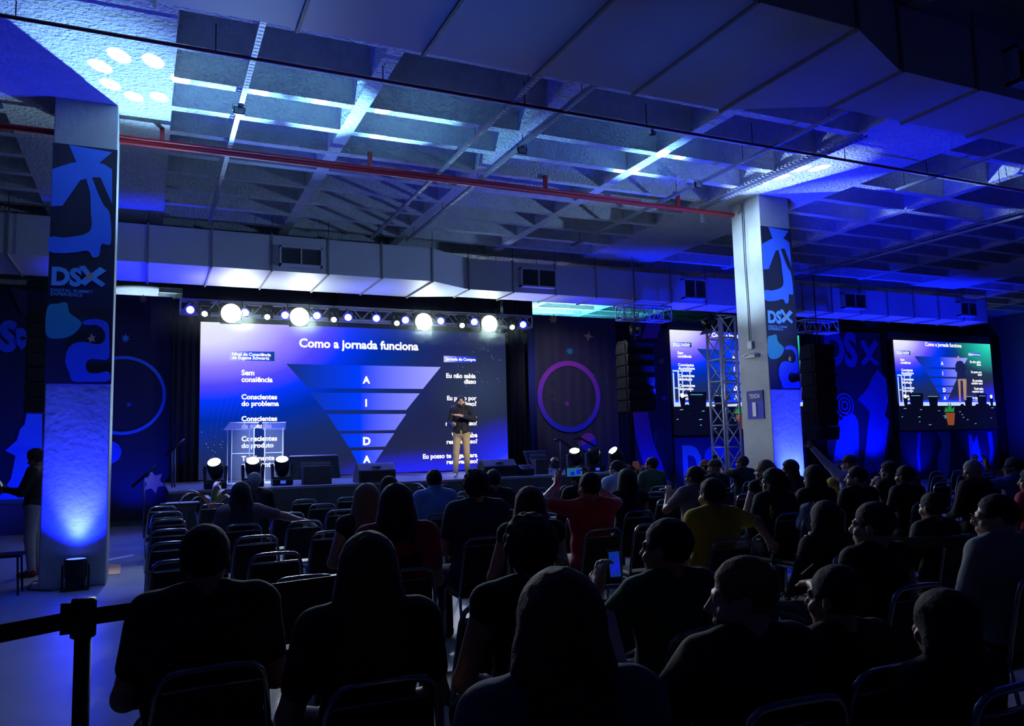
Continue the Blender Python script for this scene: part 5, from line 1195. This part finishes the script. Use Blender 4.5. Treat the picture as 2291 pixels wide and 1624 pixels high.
seat('brown-haired person in light blue behind the red top', 872, 1064, 7.3, 'short', 'brown', blue, yaw=-.02)
seat('man in a sky blue shirt with short black hair below the presenter', 972, 1049, 8.5, 'short', 'black', ('collar sky blue', (.09, .26, .62)), 'long', fat=1.15, skin=1)
seat('large man in navy with tousled dark hair just below the presenter', 1065, 1048, 6.1, 'curly', 'black', dkblue, fat=1.35, yaw=-.05, skin=0, hyaw=-.1)
seat('dark figure with cropped hair seated behind the large man in navy', 1104, 1049, 8.5, 'short', 'black', black, fat=1.15, skin=2)
seat('person with long dark hair falling over bare shoulders, centre of the crowd', 1185, 1088, 4.85, 'long', 'brown', black, 'none', skin=0, yaw=-.05)
r = seat('man in a red T-shirt raising both arms to film the stage', 1318, 1056, 6.05, 'short', 'black', red, 'short', yaw=.02, hyaw=.15, fat=1.15, h=.0105, skin=1,
         arms={'L': (v3(-.40, .10, 1.06), onY(1246, 1084, 6.42)), 'R': (v3(.36, .14, 1.02), onY(1322, 1082, 6.45))}, handcfg={'L': (v3(.2, .1, .95), v3(.9, .3, -.2), 1, .5), 'R': (v3(-.3, .1, .9), v3(-.9, .3, -.2), -1, .5)})
phone(onY(1285, 1056, 6.52), (0, -1, 0), 'phone with a glowing screen filmed with by the man in the red T-shirt', True, True, emat('phone_cyan', (40, 110, 150), .7), size=1.15)
seat('curly-haired man in a dark jacket beyond the glowing phone', 1296, 1044, 8.55, 'curly', 'brown', black, 'long', skin=1, hyaw=.35, hpitch=-.15)
seat('man in a pale blue-white shirt looking left, near the right stage lamps', 1379, 1029, 9.75, 'short', 'black', ('collar white', (.5, .62, .8)), 'short', skin=1, hyaw=.55)
seat('person with long dark hair and one bare shoulder in front of the pale shirt', 1402, 1048, 7.3, 'long', 'black', black, 'none', skin=0)
seat('man in a green T-shirt looking left near the right edge of the stage', 1457, 1022, 10.95, 'short', 'black', green, 'short', skin=1, hyaw=.65)
seat('person in a grey T-shirt clasping hands in front of the face', 1553, 1042, 7.3, 'short', 'black', grey, 'short', skin=1, hyaw=.35, glasses=True, fat=1.1, h=.0105,
     arms={'L': (v3(-.25, .2, .82), v3(-.12, .34, 1.0)), 'R': (v3(.24, .2, .82), v3(-.04, .36, 1.0))})
seat('ginger-haired person behind the grey T-shirt', 1576, 1028, 10.95, 'short', 'ginger', black, skin=0, hyaw=.6)
seat('person in a dark cap turned away beside the ginger-haired one', 1598, 1030, 9.75, 'bald', 'black', black, skin=1, cap=(.02, .02, .03))
seat('broad man in a yellow T-shirt with short black hair', 1592, 1068, 4.85, 'short', 'black', yellow, 'short', skin=1, yaw=-.05, hyaw=.1, fat=1.2, h=.0105,
     arms={'R': (v3(.42, .05, .95), v3(.60, .15, .80)), 'L': (v3(-.25, .05, .74), v3(-.08, .28, .66))})
r = seat('man in a black T-shirt filming with a dark phone before the truss tower', 1660, 1019, 10.95, 'short', 'black', black, 'short', skin=2, hyaw=.5,
     arms={'L': (v3(-.24, .2, 1.0), v3(-.17, .40, 1.2)), 'R': (v3(.25, .05, .74), v3(.08, .28, .66))}, fat=1.1)
phone(Vector(r[1]((-.19, .47, 1.27))), (.3, -1, 0), 'dark phone raised in front of the truss tower', False)
seat('blonde person with hair tied in a bun and a bare arm', 1710, 1027, 7.3, 'bun', 'blonde', black, 'none', skin=0, hyaw=.55)
seat('person with glasses and dark hair in a jacket with yellow lettering', 1728, 1047, 6.1, 'long', 'black', black, 'long', skin=0, hyaw=.7, glasses=True)
seat('person with long straight hair seen in profile against the blue-lit pillar', 1766, 1028, 8.4, 'long', 'brown', black, 'short', skin=0, hyaw=.9)
seat('person with long dark hair in a lettered jacket right of the blue-lit pillar', 1820, 1040, 6.2, 'long', 'black', black, 'long', skin=1)
r = seat('man in a cap with one arm raised high holding a phone', 1900, 1021, 8.5, 'bald', 'black', ('lilac', (.35, .3, .45)), 'long', skin=1, hyaw=.5, cap=(.03, .03, .05),
     arms={'L': (v3(-.26, .14, 1.17), v3(-.42, .26, 1.42)), 'R': (v3(.25, .05, .74), v3(.08, .28, .66))}, handcfg={'L': (v3(-.4, .2, .8), v3(.5, .8, 0), 1, .6)})
phone(Vector(r[1]((-.49, .30, 1.53))), (.5, -1, 0), 'dark phone at the end of the highest raised arm', False)
seat('bearded man in profile under the raised arm', 1915, 1042, 6.2, 'short', 'black', black, 'short', skin=0, hyaw=.7, fat=1.15, beard=True)
r = seat('person in yellow behind the bearded man in profile, lifting a hand with a phone', 1872, 1040, 9.75, 'long', 'brown', yellow, 'short', skin=1, hyaw=.6, arms={'L': (v3(-.24, .2, .9), v3(-.20, .33, 1.1)), 'R': (v3(.25, .05, .74), v3(.08, .28, .66))})
phone(Vector(r[1]((-.2, .38, 1.2))), (.8, -1, 0), 'small phone held up by the person in yellow', False, False)
seat('person with dark hair resting the chin on a hand, right part of the crowd', 1988, 1031, 7.3, 'long', 'black', black, 'none', skin=0, hyaw=.75, arms={'L': (v3(-.24, .16, .86), v3(-.06, .20, 1.03)), 'R': (v3(.25, .05, .74), v3(.08, .28, .66))})
seat('dark-haired figure just right of the person resting the chin', 2024, 1040, 6.2, 'short', 'black', black, 'short', skin=2)
seat('grey-haired man bowing the head at the right', 2176, 1030, 6.2, 'short', 'grey', black, 'long', skin=1, hyaw=.85, hpitch=-.35, fat=1.15)
r = seat('man at the right edge raising both hands with a phone', 2266, 1022, 6.2, 'short', 'black', ('collar blue', (.03, .07, .3)), 'short', skin=2, hyaw=.6, arms={'L': (v3(-.32, .16, .98), v3(-.24, .32, 1.18)), 'R': (v3(.3, .16, .98), v3(.02, .34, 1.18))}, handcfg={'L': (v3(.1, 0, 1), v3(.9, .2, 0), 1, .35), 'R': (v3(-.2, 0, 1), v3(-.9, .2, 0), -1, .5)})
phone(Vector(r[1]((-.11, .38, 1.27))), (.6, -1, 0), 'dark phone held in both hands at the right edge', False)
seat('person in a red top cut by the right edge of the picture', 2306, 1046, 4.95, 'long', 'black', red, 'short', skin=1, hyaw=.5)
seat('man with glasses and a grey collar looking left at the far right', 2226, 1105, 2.85, 'short', 'black', ('collar grey', (.20, .22, .24)), 'long', skin=0, hyaw=.75, glasses=True, fat=1.1, h=.009)
seat('person turned left in the dark, right of the middle, hand holding a pen', 1962, 1122, 2.95, 'short', 'black', black, 'none', skin=0, hyaw=.45, h=.009, lean=.03, arms={'L': (v3(-.26, .12, .80), v3(-.14, .34, .84)), 'R': (v3(.25, .05, .74), v3(.08, .28, .66))})
m = MB(); c = Vector(AUD[-1][1]((-.12, .44, .88))); m.tube([c, c+Vector((.07, -.02, .05))], .004, 6); meta(m.build('pen', steel), 'thin pen in the hand of the dark figure right of the middle', 'pen')
seat('person with long dark hair resting an arm along the next chair, left front rows', 540, 1078, 8.6, 'long', 'black', ('dusty pink', (.18, .13, .15)), 'short', skin=0, hyaw=-.2, arms={'R': (v3(.44, -.02, .93), v3(.66, -.06, .86)), 'L': (v3(-.25, .05, .74), v3(-.08, .28, .66))})
seat('grey-haired man in a dark suit in the front row', 568, 1056, 10.95, 'short', 'grey', black, 'long', skin=1, hyaw=.3, fat=1.1)
seat('dark long-haired silhouette in the lower right corner area, nearest on that side', 2110, 1318, 1.75, 'long', 'black', black, 'long', skin=1, h=.0095, hyaw=.1, fat=1.15)
seat('broad dark silhouette between the bearded man in profile and the pen holder', 1868, 1262, 2.05, 'short', 'black', black, 'long', skin=1, h=.0095, fat=1.25, hyaw=.3)
# extra dark backs deep in the right block
for i, (x, y, Y, hr, lab) in enumerate(((2085, 1100, 4.1, 'short', 'dark seated figure in the shadows between the grey-haired man and the pen holder'), (1845, 1120, 3.9, 'long', 'long-haired dark figure in the shadows behind the barrier post'))):
    seat(lab, x, y, Y, hr, 'black', black, 'long', skin=1, h=.013)
# backpack / yellow lettering / folded jacket on a chair
def blob(name, c, mt, lab, cat, seed=1, s=1., prims=6):
    random.seed(seed); F = Field((-.32, -.28, -.30), (.32, .28, .30), .014)
    for i in range(prims): F.ell(((random.random()-.5)*.25, (random.random()-.5)*.15, (random.random()-.5)*.25), (.10, .09, .09), .05)
    F.noise(.012, 34); me = F.mesh(name, mt); o = bpy.data.objects.new(name, me); COL.objects.link(o); o.location = c; o.scale = (s, s, s); return meta(o, lab, cat)
q = onY(1822, 1122, 5.6); q.z = min(q.z, .86); blob('crumpled_jacket', q, cloth('grey denim', (.22, .25, .30)), 'crumpled grey-blue jacket slung over a chair back right of the pillar', 'jacket', 3, .8)
q = onZ(745, 1258, .25)
yel = mat('yellow_lettering', (.7, .6, .04), .7)
for r in AUD:
    for (X_, Y_, S_, t_) in PEOPLE:
        if t_.get('label', '') in ('person with glasses and dark hair in a jacket with yellow lettering', 'person with long dark hair in a lettered jacket right of the blue-lit pillar') and not any(c.name.startswith('lettering') for c in t_.children):
            m = MB(); m.tube([(-.17+.012*math.sin(i*1.5), -.125-.001*i, .96-.011*i) for i in range(12)], .0045, 5); m.tube([(-.155, -.128, .95), (-.15, -.13, .90), (-.135, -.133, .87)], .0045, 5); m.build('lettering', yel, t_)

# ------------------------------------------------------------------ chairs
def chair_proto():
    t = empty('banquet_chair', (0, 0, 0), 'x', 'chair')
    m = MB(); m.box(-.20, .20, -.02, .40, .42, .475); m.build('seat', padm, t, bevel=.02)
    # back: lower pad between the tubes, chrome hoop above it
    m = MB(); m.prism([(-.185, -.01, .50), (.185, -.01, .50), (.16, -.075, .815), (-.16, -.075, .815)], (0, .035, .004)); m.build('backrest', padm, t, bevel=.012)
    hoop = []
    for x, z in ((-.20, .44), (-.195, .55), (-.185, .70), (-.175, .80), (-.160, .85), (-.13, .875), (-.09, .88), (0, .882), (.09, .88), (.13, .875), (.160, .85), (.175, .80), (.185, .70), (.195, .55), (.20, .44)): hoop.append((x, -.0-.19*max(0, z-.46)*.95, z))
    m = MB(); m.tube(hoop, .0125, 8); m.tube([(-.16, -.078, .822), (.16, -.078, .822)], .005, 6); m.build('back_hoop', chrome, t, True)
    for sx in (-1, 1):
        m = MB(); m.tube([(sx*.20, 0, .44), (sx*.205, -.04, .25), (sx*.21, -.07, 0)], .011, 8); m.build('leg', chrome, t, True)
        m = MB(); m.tube([(sx*.20, .38, .44), (sx*.205, .40, .22), (sx*.21, .41, 0)], .011, 8); m.build('leg', chrome, t, True)
    m = MB(); m.tube([(-.2, 0, .42), (-.2, .38, .42), (.2, .38, .42), (.2, 0, .42), (-.2, 0, .42)], .010, 6); m.build('seat_frame', chrome, t)
    return t
proto = chair_proto(); first = [True]
ROWN = 'first second third fourth fifth sixth seventh eighth ninth tenth'.split()
ORD = 'first second third fourth fifth sixth seventh eighth ninth tenth eleventh twelfth thirteenth fourteenth fifteenth sixteenth seventeenth eighteenth nineteenth twentieth'.split()
def put_chair(x, y, rz, lab, grp):
    o = proto if first[0] else copy_tree(proto); first[0] = False
    o.location = (x, y, 0); o.rotation_euler = (0, 0, rz); o['label'] = lab; o['group'] = grp
occ = []
for (X, Y, S, t) in PEOPLE:
    if t.get('group') != 'seated audience': continue
    rz = t.rotation_euler[2]; dx, dy = -math.sin(rz)*(-.135), math.cos(rz)*(-.135)
    put_chair(X+dx, Y+dy, rz, 'black chair under the '+t['label'].split(' the ')[0][:0]+' '.join(t['label'].replace(',', '').split()[:11]), 'occupied banquet chairs'); occ.append((X, Y))
rows = [12.1-1.22*k for k in range(9)]; random.seed(21)
jq = onY(1822, 1122, 5.6); put_chair(jq.x, jq.y+.05, 0, 'black chair with the crumpled grey-blue jacket over its back', 'empty banquet chairs in the right block'); occ.append((jq.x, jq.y+.2))
for k, Y in enumerate(rows):
    x = .22; n = 0
    while x < (9.0 if k < 6 else 2.6) and n < 14:
        gap = any(abs(px-x) < .47 and -.75 < (Y-(py-.14)) < .80 for px, py in occ)
        u = Vector((x, Y, .88)); 
        if not gap and not (9.4 < x): put_chair(x+random.uniform(-.02, .02), Y+random.uniform(-.03, .03), random.uniform(-.04, .04), 'empty black chair, %s row from the stage, %s place from the left aisle' % (ROWN[k], ORD[n]), 'empty banquet chairs in the left and middle block')
        x += .635; n += 1
for k in range(1, 6):
    Y = rows[k]-.1; n = 0; x = 11.6-.25*k
    while n < 6:
        if not any(abs(px-x) < .47 and -.75 < (Y-(py-.14)) < .80 for px, py in occ): put_chair(x, Y, random.uniform(-.04, .04), 'empty black chair in the right block, %s row from the stage, %s from its aisle' % (ROWN[k], ORD[n]), 'empty banquet chairs in the right block')
        x += .635; n += 1
# small items among the seats
q = onZ(706, 1262, .47); m = MB(); m.box(-.12, .12, -.16, .16, -.005, .005, Matrix.Translation(q) @ Matrix.Rotation(.3, 4, 'Z')); 
meta(m.build('notebook', mat('pale_notebook', (.6, .65, .7), .6)), 'pale notebook lying on an empty seat left of the centre', 'notebook')
q = onY(957, 1318, 3.95); m = MB(); m.lathe([(.001, 0), (.03, 0), (.031, .15), (.012, .18), (.012, .205), (.001, .205)], 14, Matrix.Translation((q.x, 3.95, .475))); meta(m.build('water_bottle', mat('clear_bottle', (.7, .8, 1), .1, trans=.8), smooth=True), 'small clear water bottle on a seat in the near rows', 'bottle')

# thin haze around the truss lamps, shaped to stand for their glare
hm = bpy.data.materials.new('haze'); hm.use_nodes = True; nt = hm.node_tree; nt.nodes.clear(); N = nt.nodes.new; L = nt.links.new
pv = N('ShaderNodeVolumeScatter'); pv.inputs['Anisotropy'].default_value = .5; pv.inputs['Color'].default_value = (.8, 1, .97, 1)
tc = N('ShaderNodeTexCoord'); sub = N('ShaderNodeVectorMath'); sub.operation = 'SUBTRACT'; L(tc.outputs['Generated'], sub.inputs[0]); sub.inputs[1].default_value = (.5, .5, .5)
scl = N('ShaderNodeVectorMath'); scl.operation = 'MULTIPLY'; L(sub.outputs[0], scl.inputs[0]); scl.inputs[1].default_value = (.6, 2, 2)
ln = N('ShaderNodeVectorMath'); ln.operation = 'LENGTH'; L(scl.outputs[0], ln.inputs[0])
mr = N('ShaderNodeMapRange'); mr.interpolation_type = 'SMOOTHSTEP'; L(ln.outputs['Value'], mr.inputs[0]); mr.inputs[1].default_value = 0; mr.inputs[2].default_value = 1; mr.inputs[3].default_value = .10; mr.inputs[4].default_value = 0
L(mr.outputs[0], pv.inputs['Density']); ou = N('ShaderNodeOutputMaterial'); L(pv.outputs[0], ou.inputs[1])
m = MB(); m.box(0, 9.9, 17.75, 19.75, 3.9, 5.19); meta(m.build('stage_haze', hm), 'thin haze glowing around the lamps of the light truss', 'haze', kind='stuff')
